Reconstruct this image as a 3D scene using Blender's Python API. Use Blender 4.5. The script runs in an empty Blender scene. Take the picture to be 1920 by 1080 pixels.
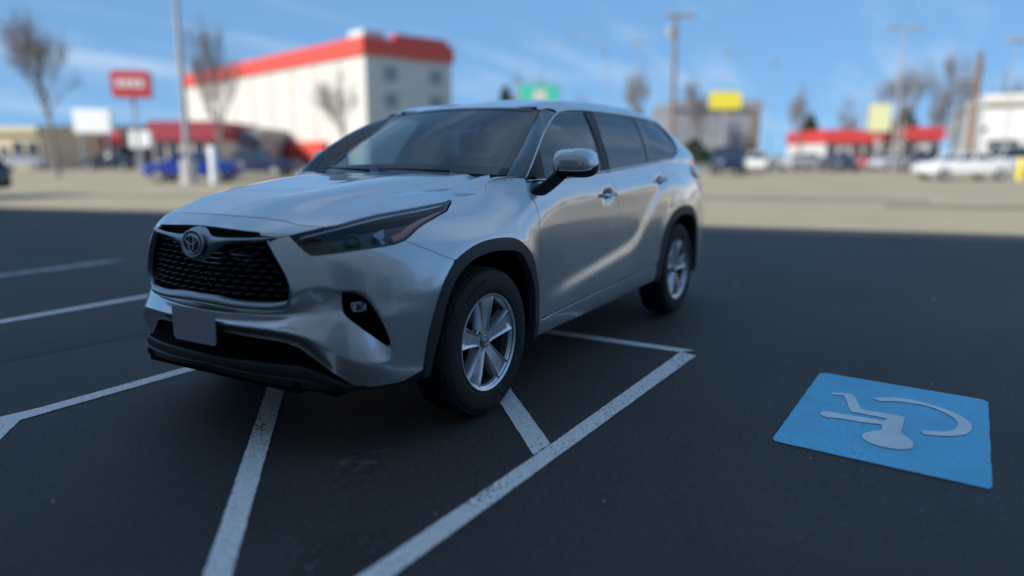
import bpy, bmesh, math, random
import numpy as np
from mathutils import Vector, Matrix, geometry
R_=math.radians
SC=bpy.context.scene
COL=SC.collection
# ---------------------------------------------------------------- camera
CAMX,CAMY,CAMZ=2.98286,2.89706,1.29981
HEAD=R_(121.404)
cam=bpy.data.cameras.new('camera'); camo=bpy.data.objects.new('camera',cam); COL.objects.link(camo)
camo.location=(CAMX,CAMY,CAMZ); camo.rotation_euler=(R_(90-10.274),0,HEAD)
cam.sensor_width=36; cam.lens=25.709; cam.clip_start=.05; cam.clip_end=4000
cam.dof.use_dof=True; cam.dof.focus_distance=3.75; cam.dof.aperture_fstop=.43
SC.camera=camo
RGT=np.array([math.cos(HEAD),math.sin(HEAD)]); FWD=np.array([-math.sin(HEAD),math.cos(HEAD)])
def V(r,f,z=0.0):
    """r metres to the right and f metres ahead of where the photographer stands"""
    p=np.array([CAMX,CAMY])+RGT*r+FWD*f
    return Vector((p[0],p[1],z))
# ---------------------------------------------------------------- sky, sun, exposure
SUN_AZ,SUN_EL=-127.0,28.0      # degrees clockwise from the view direction, and above the horizon
sdir=RGT*math.sin(R_(SUN_AZ))+FWD*math.cos(R_(SUN_AZ))
SUNV=Vector((sdir[0]*math.cos(R_(SUN_EL)),sdir[1]*math.cos(R_(SUN_EL)),math.sin(R_(SUN_EL))))
w=bpy.data.worlds.new('World'); SC.world=w; w.use_nodes=True
nt=w.node_tree; nt.nodes.clear()
def N(nt,t,**k):
    n=nt.nodes.new(t)
    for a,b in k.items(): setattr(n,a,b)
    return n
out=N(nt,'ShaderNodeOutputWorld'); bg=N(nt,'ShaderNodeBackground')
sky=N(nt,'ShaderNodeTexSky',sky_type='NISHITA'); sky.sun_disc=False
sky.sun_elevation=R_(SUN_EL); sky.sun_rotation=math.atan2(sdir[0],sdir[1])
sky.air_density=.5; sky.dust_density=0; sky.ozone_density=3.0; sky.altitude=200
# thin streaks of cirrus, the same all round
tc=N(nt,'ShaderNodeTexCoord'); sep=N(nt,'ShaderNodeSeparateXYZ'); nt.links.new(tc.outputs['Generated'],sep.inputs[0])
ad=N(nt,'ShaderNodeMath',operation='ADD'); nt.links.new(sep.outputs['Z'],ad.inputs[0]); ad.inputs[1].default_value=.12
dx=N(nt,'ShaderNodeMath',operation='DIVIDE'); nt.links.new(sep.outputs['X'],dx.inputs[0]); nt.links.new(ad.outputs[0],dx.inputs[1])
dy=N(nt,'ShaderNodeMath',operation='DIVIDE'); nt.links.new(sep.outputs['Y'],dy.inputs[0]); nt.links.new(ad.outputs[0],dy.inputs[1])
cb=N(nt,'ShaderNodeCombineXYZ'); nt.links.new(dx.outputs[0],cb.inputs[0]); nt.links.new(dy.outputs[0],cb.inputs[1])
mp=N(nt,'ShaderNodeMapping'); nt.links.new(cb.outputs[0],mp.inputs[0]); mp.inputs['Rotation'].default_value=(0,0,R_(35)); mp.inputs['Scale'].default_value=(.28,1.25,1)
no=N(nt,'ShaderNodeTexNoise'); nt.links.new(mp.outputs[0],no.inputs['Vector']); no.inputs['Scale'].default_value=1.5; no.inputs['Detail'].default_value=7; no.inputs['Roughness'].default_value=.62
no2=N(nt,'ShaderNodeTexNoise'); nt.links.new(cb.outputs[0],no2.inputs['Vector']); no2.inputs['Scale'].default_value=.55; no2.inputs['Detail'].default_value=2
cr=N(nt,'ShaderNodeMapRange'); nt.links.new(no.outputs['Fac'],cr.inputs[0]); cr.inputs[1].default_value=.46; cr.inputs[2].default_value=.78
cr2=N(nt,'ShaderNodeMapRange'); nt.links.new(no2.outputs['Fac'],cr2.inputs[0]); cr2.inputs[1].default_value=.36; cr2.inputs[2].default_value=.60
mu=N(nt,'ShaderNodeMath',operation='MULTIPLY'); nt.links.new(cr.outputs[0],mu.inputs[0]); nt.links.new(cr2.outputs[0],mu.inputs[1])
mu2=N(nt,'ShaderNodeMath',operation='MULTIPLY'); nt.links.new(mu.outputs[0],mu2.inputs[0]); mu2.inputs[1].default_value=.9
mx=N(nt,'ShaderNodeMixRGB'); nt.links.new(mu2.outputs[0],mx.inputs[0]); sm=N(nt,'ShaderNodeGamma'); sm.inputs[1].default_value=.24; nt.links.new(sky.outputs[0],sm.inputs[0])   # gamma flattens the sky run, lifting the unseen zenith for more fill
sc_=N(nt,'ShaderNodeMixRGB',blend_type='MULTIPLY'); sc_.inputs[0].default_value=1; sc_.inputs[2].default_value=(1.13,1.82,2.40,1); nt.links.new(sm.outputs[0],sc_.inputs[1]); nt.links.new(sc_.outputs[0],mx.inputs[1]); mx.inputs[2].default_value=(4.6,4.7,4.8,1)
tn=N(nt,'ShaderNodeMixRGB',blend_type='MULTIPLY'); tn.inputs[0].default_value=1; tn.inputs[2].default_value=(.86,.99,1.16,1); nt.links.new(mx.outputs[0],tn.inputs[1])   # camera white balance, set for the warm sun
nt.links.new(tn.outputs[0],bg.inputs[0]); nt.links.new(bg.outputs[0],out.inputs[0])
bg.inputs[1].default_value=.15
sl=bpy.data.lights.new('sun','SUN'); sl.energy=4.0; sl.angle=R_(.53); sl.color=(1,.95,.87)
so=bpy.data.objects.new('sun',sl); COL.objects.link(so); so.rotation_euler=SUNV.to_track_quat('Z','Y').to_euler(); so.location=(0,0,40)
vs=SC.view_settings; SC.display_settings.display_device='sRGB'; vs.view_transform='Standard'; vs.look='None'; vs.exposure=.32; vs.gamma=1; vs.use_curve_mapping=False
SC.cycles.max_bounces=8; SC.cycles.glossy_bounces=4; SC.cycles.transparent_max_bounces=16; SC.cycles.transmission_bounces=6
SC.cycles.sample_clamp_indirect=6; SC.cycles.caustics_reflective=False; SC.cycles.caustics_refractive=False
# ---------------------------------------------------------------- materials
MT={}
def mat(name,col,rough=.5,metal=0,coat=0,spec=.5,var=0,vscale=6,bump=0,bscale=60,emit=None,coat_rough=.03):
    m=bpy.data.materials.new(name); m.use_nodes=True; t=m.node_tree; b=t.nodes['Principled BSDF']
    b.inputs['Base Color'].default_value=(*col,1); b.inputs['Roughness'].default_value=rough; b.inputs['Metallic'].default_value=metal
    b.inputs['Coat Weight'].default_value=coat; b.inputs['Coat Roughness'].default_value=coat_rough; b.inputs['Specular IOR Level'].default_value=spec
    if var or bump:
        tc=N(t,'ShaderNodeTexCoord')
    if var:
        n=N(t,'ShaderNodeTexNoise'); t.links.new(tc.outputs['Object'],n.inputs['Vector']); n.inputs['Scale'].default_value=vscale; n.inputs['Detail'].default_value=6
        r=N(t,'ShaderNodeMapRange'); t.links.new(n.outputs['Fac'],r.inputs[0]); r.inputs[1].default_value=.25; r.inputs[2].default_value=.75; r.inputs[3].default_value=1-var; r.inputs[4].default_value=1+var
        x=N(t,'ShaderNodeMixRGB',blend_type='MULTIPLY'); x.inputs[0].default_value=1; x.inputs[1].default_value=(*col,1); t.links.new(r.outputs[0],x.inputs[2]); t.links.new(x.outputs[0],b.inputs['Base Color'])
    if bump:
        n=N(t,'ShaderNodeTexNoise'); t.links.new(tc.outputs['Object'],n.inputs['Vector']); n.inputs['Scale'].default_value=bscale; n.inputs['Detail'].default_value=4
        bp=N(t,'ShaderNodeBump'); bp.inputs['Strength'].default_value=bump; bp.inputs['Distance'].default_value=.01; t.links.new(n.outputs['Fac'],bp.inputs['Height']); t.links.new(bp.outputs[0],b.inputs['Normal'])
    if emit: b.inputs['Emission Color'].default_value=(*emit,1); b.inputs['Emission Strength'].default_value=1
    MT[name]=m; return m
def glass(name,tint,ior=1.5,refl=1.0,rough=.0):
    """thin pane: tinted see-through, mirror reflection by Fresnel"""
    m=bpy.data.materials.new(name); m.use_nodes=True; t=m.node_tree; t.nodes.clear()
    o=N(t,'ShaderNodeOutputMaterial'); tr=N(t,'ShaderNodeBsdfTransparent'); tr.inputs[0].default_value=(*tint,1)
    gl=N(t,'ShaderNodeBsdfGlossy'); gl.inputs['Roughness'].default_value=rough; gl.inputs[0].default_value=(refl,refl,refl,1)
    fr=N(t,'ShaderNodeFresnel'); ge=N(t,'ShaderNodeNewGeometry'); mr=N(t,'ShaderNodeMapRange'); t.links.new(ge.outputs['Backfacing'],mr.inputs[0])
    mr.inputs[3].default_value=ior; mr.inputs[4].default_value=1/ior; t.links.new(mr.outputs[0],fr.inputs[0])     # a pane reflects alike from both sides
    mx=N(t,'ShaderNodeMixShader'); t.links.new(fr.outputs[0],mx.inputs[0]); t.links.new(tr.outputs[0],mx.inputs[1]); t.links.new(gl.outputs[0],mx.inputs[2]); t.links.new(mx.outputs[0],o.inputs[0])
    MT[name]=m; return m
def paint_mat(name,col,rough=.26,metal=.72,coat=1.0):
    m=mat(name,col,rough,metal,coat,coat_rough=.015)
    b=m.node_tree.nodes['Principled BSDF']; b.inputs['Coat IOR'].default_value=1.8
    t=m.node_tree; tc=N(t,'ShaderNodeTexCoord'); n=N(t,'ShaderNodeTexNoise'); t.links.new(tc.outputs['Object'],n.inputs['Vector']); n.inputs['Scale'].default_value=2600; n.inputs['Detail'].default_value=1
    bp=N(t,'ShaderNodeBump'); bp.inputs['Strength'].default_value=.10; bp.inputs['Distance'].default_value=.0006; t.links.new(n.outputs['Fac'],bp.inputs['Height']); t.links.new(bp.outputs[0],b.inputs['Normal'])
    n2=N(t,'ShaderNodeTexNoise'); t.links.new(tc.outputs['Object'],n2.inputs['Vector']); n2.inputs['Scale'].default_value=1.6; n2.inputs['Detail'].default_value=2
    r=N(t,'ShaderNodeMapRange'); t.links.new(n2.outputs['Fac'],r.inputs[0]); r.inputs[1].default_value=.35; r.inputs[2].default_value=.75; r.inputs[3].default_value=rough-.03; r.inputs[4].default_value=rough+.04
    t.links.new(r.outputs[0],b.inputs['Roughness'])
    r2=N(t,'ShaderNodeMapRange'); t.links.new(n2.outputs['Fac'],r2.inputs[0]); r2.inputs[1].default_value=.4; r2.inputs[2].default_value=.8; r2.inputs[3].default_value=.01; r2.inputs[4].default_value=.03
    t.links.new(r2.outputs[0],b.inputs['Coat Roughness'])
    return m
paint_mat('silver_paint',(.63,.64,.655))
mat('black_plastic',(.018,.018,.02),.5,bump=.08,bscale=400)
mat('black_cladding',(.030,.030,.033),.55,bump=.12,bscale=500)
mat('gloss_black',(.006,.006,.007),.12,coat=.5)
mat('satin_black',(.012,.012,.013),.38)
mat('dark_void',(.004,.004,.004),.9,spec=.1)
mat('dark_silver',(.30,.32,.35),.28,metal=.9,coat=.5)
mat('chrome',(.75,.77,.8),.08,metal=1)
mat('satin_chrome',(.55,.58,.62),.22,metal=1)
mat('rubber',(.024,.0235,.024),.72,var=.35,vscale=14,bump=.15,bscale=120,spec=.35)
mat('alloy',(.72,.73,.75),.28,metal=.75,coat=.6,var=.08,vscale=9)
mat('wheel_shadow',(.07,.07,.075),.4,metal=.8)
mat('disc_steel',(.13,.125,.12),.4,metal=1,var=.3,vscale=20)
mat('plate_grey',(.33,.32,.34),.6,var=.05,vscale=12)
mat('interior_dark',(.020,.021,.023),.8,bump=.2,bscale=200)
mat('seat_fabric',(.045,.047,.05),.9,bump=.3,bscale=300)
mat('headliner',(.09,.09,.09),.95)
mat('amber',(.62,.22,.13),.25,coat=.6)
mat('red_lens',(.30,.02,.025),.12,coat=1)
mat('pink_lens',(.55,.22,.22),.12,coat=1)
glass('windscreen_glass',(.46,.60,.68),1.9); glass('door_glass',(.48,.57,.58),1.85); glass('privacy_glass',(.09,.10,.115),1.85)
glass('lamp_glass',(.86,.88,.9),1.45)
# ---------------------------------------------------------------- mesh helpers
ORG={}      # world origin of every root, so that parts keep world coordinates
def tag(o,label=None,cat=None,group=None,kind=None):
    if label: o['label']=label
    if cat: o['category']=cat
    if group: o['group']=group
    if kind: o['kind']=kind
    return o
def empty(name,loc,rz=0,**k):
    o=bpy.data.objects.new(name,None); COL.objects.link(o); o.location=loc; o.rotation_euler=(0,0,rz); o.empty_display_size=.2
    ORG[o]=Vector(loc); return tag(o,**k)
def link(name,me,parent=None,m=None,loc=None):
    o=bpy.data.objects.new(name,me); COL.objects.link(o)
    if m is not None:
        me.materials.clear(); me.materials.append(MT[m] if isinstance(m,str) else m)
    if parent is not None: o.parent=parent
    if loc is not None: o.location=loc
    return o
class MB:
    def __init__(s): s.v=[]; s.f=[]
    def add(s,vs,fs):
        n=len(s.v); s.v+= [tuple(map(float,p)) for p in vs]; s.f+=[tuple(i+n for i in f) for f in fs]; return s
    def box(s,c,sz,rz=0,rx=0,ry=0):
        M=Matrix.Rotation(rz,3,'Z')@Matrix.Rotation(ry,3,'Y')@Matrix.Rotation(rx,3,'X'); c=Vector(c)
        vs=[c+M@Vector((x*sz[0]/2,y*sz[1]/2,z*sz[2]/2)) for x in(-1,1) for y in(-1,1) for z in(-1,1)]
        return s.add(vs,[(0,1,3,2),(4,6,7,5),(0,4,5,1),(2,3,7,6),(0,2,6,4),(1,5,7,3)])
    def tube(s,pts,r,n=8,closed=False,cap=True,flat=1.0):
        pts=[Vector(p) for p in pts]; m=len(pts); rs=r if hasattr(r,'__len__') else [r]*m
        vs=[]; up=Vector((0,0,1)); prev=None
        for i,p in enumerate(pts):
            a=pts[(i-1)%m] if (closed or i>0) else p; b=pts[(i+1)%m] if (closed or i<m-1) else p
            t=(b-a).normalized()
            if prev is None:
                u=t.cross(up if abs(t.z)<.95 else Vector((1,0,0))).normalized()
            else: u=(prev-t*prev.dot(t)).normalized()
            prev=u; w_=t.cross(u)
            for k in range(n):
                an=2*math.pi*k/n; vs.append(p+u*math.cos(an)*rs[i]+w_*math.sin(an)*rs[i]*flat)
        fs=[]
        for i in range(m if closed else m-1):
            j=(i+1)%m
            for k in range(n): fs.append((i*n+k,i*n+(k+1)%n,j*n+(k+1)%n,j*n+k))
        if cap and not closed: fs+= [tuple(range(n-1,-1,-1)),tuple(range((m-1)*n,m*n))]
        return s.add(vs,fs)
    def grid(s,rows,closed=False,flip=False):
        """loft through rows of equal length"""
        n=len(rows[0]); vs=[p for r in rows for p in r]; fs=[]
        for i in range(len(rows)-1):
            for k in range(n if closed else n-1):
                q=(i*n+k,i*n+(k+1)%n,(i+1)*n+(k+1)%n,(i+1)*n+k); fs.append(q[::-1] if flip else q)
        return s.add(vs,fs)
    def lathe(s,prof,axis='Y',n=48,c=(0,0,0)):
        rows=[]
        for r,y in prof:
            row=[]
            for k in range(n):
                a=2*math.pi*k/n
                row.append((c[0]+r*math.cos(a),c[1]+y,c[2]+r*math.sin(a)) if axis=='Y' else (c[0]+r*math.cos(a),c[1]+r*math.sin(a),c[2]+y))
            rows.append(row)
        return s.grid(rows,closed=True,flip=(axis=='Z'))
    def prism(s,poly,z0,z1):
        n=len(poly); vs=[(x,y,z0) for x,y in poly]+[(x,y,z1) for x,y in poly]
        fs=[tuple(range(n-1,-1,-1)),tuple(range(n,2*n))]+[(i,(i+1)%n,n+(i+1)%n,n+i) for i in range(n)]
        return s.add(vs,fs)
    def build(s,name,m,parent=None,smooth=False,world=False,bevel=0,seg=2,angle=None,loc=None):
        o_=ORG.get(parent,Vector((0,0,0))) if world else Vector((0,0,0))
        me=bpy.data.meshes.new(name); me.from_pydata([(a-o_.x,b-o_.y,c-o_.z) for a,b,c in s.v],[],s.f); me.validate(); 
        bm=bmesh.new(); bm.from_mesh(me); bmesh.ops.recalc_face_normals(bm,faces=bm.faces)
        if bevel: bmesh.ops.bevel(bm,geom=[e for e in bm.edges if len(e.link_faces)==2 and e.calc_face_angle(0)>R_(25)],offset=bevel,segments=seg,affect='EDGES',profile=.6)
        bm.to_mesh(me); bm.free()
        if smooth or angle:
            me.polygons.foreach_set('use_smooth',[True]*len(me.polygons))
            if angle: me.set_sharp_from_angle(angle=R_(angle))
        o=link(name,me,parent,m,loc)
        if parent in ORG: ORG[o]=ORG[parent]
        return o
def crv(pts,step=.02,closed=False):
    """smooth curve through points (2-D or 3-D), evenly resampled"""
    p=np.asarray(pts,float)
    if closed: p=np.vstack([p[-2:],p,p[:3]])
    c=np.r_[0,np.cumsum(np.sqrt(np.linalg.norm(np.diff(p,axis=0),axis=1)))]
    a,b=(c[2],c[-3]) if closed else (c[0],c[-1])
    t=np.linspace(a,b,len(p)*12); q=pchip(c,p,t)*.35+cspline(c,p,t)*.65
    L=np.r_[0,np.cumsum(np.linalg.norm(np.diff(q,axis=0),axis=1))]
    n=max(2,int(L[-1]/step)+1); l=np.linspace(0,L[-1],n)
    o=np.stack([np.interp(l,L,q[:,k]) for k in range(p.shape[1])],1)
    return o[:-1] if closed else o
def dense(poly,step):
    poly=np.asarray(poly,float); o=[]
    for a,b in zip(poly,np.roll(poly,-1,0)):
        n=max(1,int(np.ceil(np.linalg.norm(b-a)/step))); o.append(a+(b-a)*np.linspace(0,1,n,endpoint=False)[:,None])
    o=np.vstack(o); d=np.linalg.norm(o-np.roll(o,1,0),axis=1); return o[d>step*.15]
def area(p): x,y=p[:,0],p[:,1]; return .5*np.sum(x*np.roll(y,-1)-y*np.roll(x,-1))
def pip(poly,q):
    x,y=q[:,0],q[:,1]; ins=np.zeros(len(q),bool); px,py=poly[:,0],poly[:,1]; j=len(poly)-1
    for i in range(len(poly)):
        c=((py[i]>y)!=(py[j]>y))
        if c.any(): ins^=c&(x<(px[j]-px[i])*(y-py[i])/(py[j]-py[i]+1e-30)+px[i])
        j=i
    return ins
def inset(poly,g):
    if area(poly)<0: poly=poly[::-1]
    e=np.roll(poly,-1,0)-poly; e/=np.linalg.norm(e,axis=1,keepdims=True)+1e-12
    n=np.stack([-e[:,1],e[:,0]],1); m=n+np.roll(n,1,0); l=np.linalg.norm(m,axis=1,keepdims=True); m/=np.maximum(l,.35)
    m/=np.maximum(np.linalg.norm(m,axis=1,keepdims=True),1e-9)
    return poly+m*g
def panel(name,poly,lift,m,parent,holes=(),sp=.02,gap=.0022,depth=.014,push=0.0,flange=True,label=None):
    """a sheet cut out of a parametric surface, with a turned-in edge"""
    P=[inset(dense(poly,sp*.8),gap)]+[inset(dense(h,sp*.8),0) for h in holes]
    P[1:]=[inset(h,-gap) for h in P[1:]]
    lo=P[0].min(0); hi=P[0].max(0)
    gx,gy=np.meshgrid(np.arange(lo[0]+sp*.5,hi[0],sp),np.arange(lo[1]+sp*.5,hi[1],sp),indexing='ij')
    gy=gy+ (np.arange(gx.shape[0])%2)[:,None]*sp*.5
    g=np.stack([gx.ravel(),gy.ravel()],1); k=pip(P[0],g)
    for h in P[1:]: k&=~pip(h,g)
    g=g[k]; B=np.vstack(P)
    if len(g):
        md=np.full(len(g),1e9)
        for i in range(0,len(B),200): md=np.minimum(md,np.linalg.norm(g[:,None]-B[None,i:i+200],axis=2).min(1))
        g=g[md>sp*.45]
    vs=[Vector(p) for p in np.vstack([B,g])] if len(g) else [Vector(p) for p in B]
    ed=[]; b0=0
    for p in P:
        n=len(p); ed+=[(b0+i,b0+(i+1)%n) for i in range(n)]; b0+=n
    r=geometry.delaunay_2d_cdt(vs,ed,[],0,1e-6)
    uv=np.array([(v.x,v.y) for v in r[0]]); tri=np.array([f for f in r[2] if len(f)==3])
    c=uv[tri].mean(1); k=pip(P[0],c)
    for h in P[1:]: k&=~pip(h,c)
    tri=tri[k]
    a=uv[tri]; ar=(a[:,1,0]-a[:,0,0])*(a[:,2,1]-a[:,0,1])-(a[:,1,1]-a[:,0,1])*(a[:,2,0]-a[:,0,0]); tri=tri[np.abs(ar)>1e-10]
    p3,n3=lift(uv,push)
    # orient faces along the surface normal
    fn=np.cross(p3[tri[:,1]]-p3[tri[:,0]],p3[tri[:,2]]-p3[tri[:,0]]); fl=(fn*n3[tri[:,0]]).sum(1)<0
    tri[fl]=tri[fl][:,::-1]
    used=np.unique(tri); re=-np.ones(len(uv),int); re[used]=np.arange(len(used)); tri=re[tri]; p3,n3,uv=p3[used],n3[used],uv[used]
    verts=list(p3); norms=list(n3); faces=[tuple(t) for t in tri]
    if flange:
        ee={}
        for t in tri:
            for x,y in ((t[0],t[1]),(t[1],t[2]),(t[2],t[0])):
                if (y,x) in ee: del ee[(y,x)]
                else: ee[(x,y)]=1
        pin,_=lift(uv,push-depth)
        top={}
        for x,y in ee:
            d=p3[y]-p3[x]; q=np.cross(d,n3[x]); q/=np.linalg.norm(q)+1e-12
            i=len(verts); verts+=[p3[x],p3[y],pin[y],pin[x]]
            norms+=[(n3[x]+q)/1.414,(n3[y]+q)/1.414,q,q]; faces.append((i,i+3,i+2,i+1))
    o_=np.array(ORG.get(parent,Vector((0,0,0))))
    me=bpy.data.meshes.new(name); me.from_pydata([tuple(v-o_) for v in verts],[],faces)
    me.polygons.foreach_set('use_smooth',[True]*len(me.polygons)); me.update()
    me.normals_split_custom_set_from_vertices([tuple(n) for n in norms])
    o=link(name,me,parent,m); ORG[o]=ORG.get(parent,Vector((0,0,0)))
    if label: o['label']=label
    return o
def tps(pts,val):
    pts=np.asarray(pts,float); n=len(pts)
    K=np.linalg.norm(pts[:,None]-pts[None],axis=2)**3; A=np.zeros((n+3,n+3)); A[:n,:n]=K+np.eye(n)*1e-6
    A[:n,n]=A[n,:n]=1; A[:n,n+1:]=pts; A[n+1:,:n]=pts.T
    w_=np.linalg.solve(A,np.r_[val,0,0,0])
    def f(q):
        q=np.asarray(q,float); o=np.empty(len(q))
        for i in range(0,len(q),4000):
            d=np.linalg.norm(q[i:i+4000,None]-pts[None],axis=2)**3; o[i:i+4000]=d@w_[:n]+w_[n]+q[i:i+4000]@w_[n+1:]
        return o
    return f
def height_lift(f):
    def lift(q,push=0.0):
        q=np.asarray(q,float); h=2e-3
        z=f(q); gx=(f(q+[h,0])-f(q-[h,0]))/(2*h); gy=(f(q+[0,h])-f(q-[0,h]))/(2*h)
        n=np.stack([-gx,-gy,np.ones_like(z)],1); n/=np.linalg.norm(n,axis=1,keepdims=True)
        return np.column_stack([q,z])+n*(np.asarray(push)[...,None] if np.ndim(push) else push),n
    return lift
def cspline(x, y, q):
    """natural cubic spline through (x, y) rows; y may be 2-D"""
    x=np.asarray(x,float); y=np.asarray(y,float); q=np.asarray(q,float)
    n=len(x); h=np.diff(x); A=np.zeros((n,n)); A[0,0]=A[-1,-1]=1
    B=np.zeros((n,)+y.shape[1:])
    for i in range(1,n-1):
        A[i,i-1]=h[i-1]; A[i,i]=2*(h[i-1]+h[i]); A[i,i+1]=h[i]
        B[i]=6*((y[i+1]-y[i])/h[i]-(y[i]-y[i-1])/h[i-1])
    M=np.linalg.solve(A,B)
    k=np.clip(np.searchsorted(x,q)-1,0,n-2); hk=h[k]; a=(x[k+1]-q)/hk; b=(q-x[k])/hk
    if y.ndim>1: a=a[...,None]; b=b[...,None]; hk=hk[...,None]
    return a*y[k]+b*y[k+1]+((a**3-a)*M[k]+(b**3-b)*M[k+1])*hk**2/6
def pchip(x, y, q):
    """monotone cubic through (x, y); y may be 2-D with x on the first axis"""
    x=np.asarray(x,float); y=np.asarray(y,float); q=np.asarray(q,float)
    sh=(-1,)+(1,)*(y.ndim-1)
    h=np.diff(x).reshape(sh); d=np.diff(y,axis=0)/h
    m=np.zeros_like(y); m[0]=d[0]; m[-1]=d[-1]
    w1=2*h[1:]+h[:-1]; w2=h[1:]+2*h[:-1]
    with np.errstate(divide='ignore',invalid='ignore'):
        hm=(w1+w2)/(w1/d[:-1]+w2/d[1:])
    m[1:-1]=np.where(d[:-1]*d[1:]>0,hm,0)
    q=np.clip(q,x[0],x[-1]); k=np.clip(np.searchsorted(x,q)-1,0,len(x)-2)
    hq=(x[k+1]-x[k]); t=((q-x[k])/hq)
    t=t.reshape(t.shape+(1,)*(y.ndim-1)); hq=hq.reshape(t.shape)
    return ((2*t**3-3*t**2+1)*y[k]+(t**3-2*t**2+t)*hq*m[k]+(-2*t**3+3*t**2)*y[k+1]+(t**3-t**2)*hq*m[k+1])
def sstep(a,b,x):
    t=np.clip((x-a)/(b-a),0,1); return t*t*(3-2*t)
def gblur(a,sig,axis):
    if sig<=0: return a
    r=int(3*sig+1); k=np.exp(-.5*(np.arange(-r,r+1)/sig)**2); k/=k.sum()
    p=[(0,0)]*a.ndim; p[axis]=(r,r); b=np.pad(a,p,mode='edge')
    n=a.shape[axis]; o=np.zeros_like(a)
    for i,w in enumerate(k):
        sl=[slice(None)]*a.ndim; sl[axis]=slice(i,i+n); o+=w*b[tuple(sl)]
    return o
def segdist(P,Q,x,y,closed=False):
    """distance and side (+ left of the direction of travel) from a polyline"""
    best=np.full(x.shape,1e9); side=np.zeros(x.shape)
    for (x0,y0),(x1,y1) in zip(P,Q):
        dx,dy=x1-x0,y1-y0; L=dx*dx+dy*dy
        t=np.clip(((x-x0)*dx+(y-y0)*dy)/L,0,1)
        d=np.hypot(x-x0-t*dx,y-y0-t*dy); c=dx*(y-y0)-dy*(x-x0)
        m=d<best; best=np.where(m,d,best); side=np.where(m,np.sign(c),side)
    return best,side
# ---- plan outline of the left half of the body, nose to tail --------------
PLAN=np.array([(.965,0),(.957,.18),(.925,.36),(.875,.50),(.82,.605),(.745,.71),(.64,.795),(.50,.864),(.33,.912),(.15,.936),
 (-.1,.945),(-.5,.945),(-1.0,.948),(-1.6,.95),(-2.2,.953),(-2.7,.960),(-3.0,.960),(-3.3,.948),(-3.55,.918),(-3.75,.862),
 (-3.87,.755),(-3.935,.6),(-3.968,.35),(-3.985,0)])
_c=np.r_[0,np.cumsum(np.hypot(*np.diff(PLAN,axis=0).T))]
_q=np.linspace(0,_c[-1],4000)
_full=np.vstack([PLAN[:0:-1]*[1,-1],PLAN,PLAN[-2::-1]*[1,-1]])
_cf=np.r_[0,np.cumsum(np.hypot(*np.diff(_full,axis=0).T))]
_o=_cf[len(PLAN)-1]
_pl=cspline(_cf,_full,_q+_o)
_pl[:,1]=np.maximum(_pl[:,1],0)
_S=np.r_[0,np.cumsum(np.hypot(*np.diff(_pl,axis=0).T))]
SMAX=_S[-1]
DS,DZ=.006,.005
Z0,Z1=.14,1.70
NS=int(SMAX/DS)+1; NZ=int((Z1-Z0)/DZ)+1
sg=np.linspace(0,SMAX,NS); zg=np.linspace(Z0,Z1,NZ)
CX=np.interp(sg,_S,_pl[:,0]); CY=np.interp(sg,_S,_pl[:,1])
_tx=np.gradient(CX,sg); _ty=np.gradient(CY,sg)
_tx=gblur(_tx,6,0); _ty=gblur(_ty,6,0); _ty[0]=1;_tx[0]=0
_l=np.hypot(_tx,_ty); NXs=_ty/_l; NYs=-_tx/_l
NXs[0],NYs[0]=1,0; NXs[-1],NYs[-1]=-1,0
def s_of(X=None,Y=None):
    if Y is not None: return float(np.interp(Y,CY[:NS//5],sg[:NS//5]))   # on the nose
    return float(np.interp(-X,-CX,sg))
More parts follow.
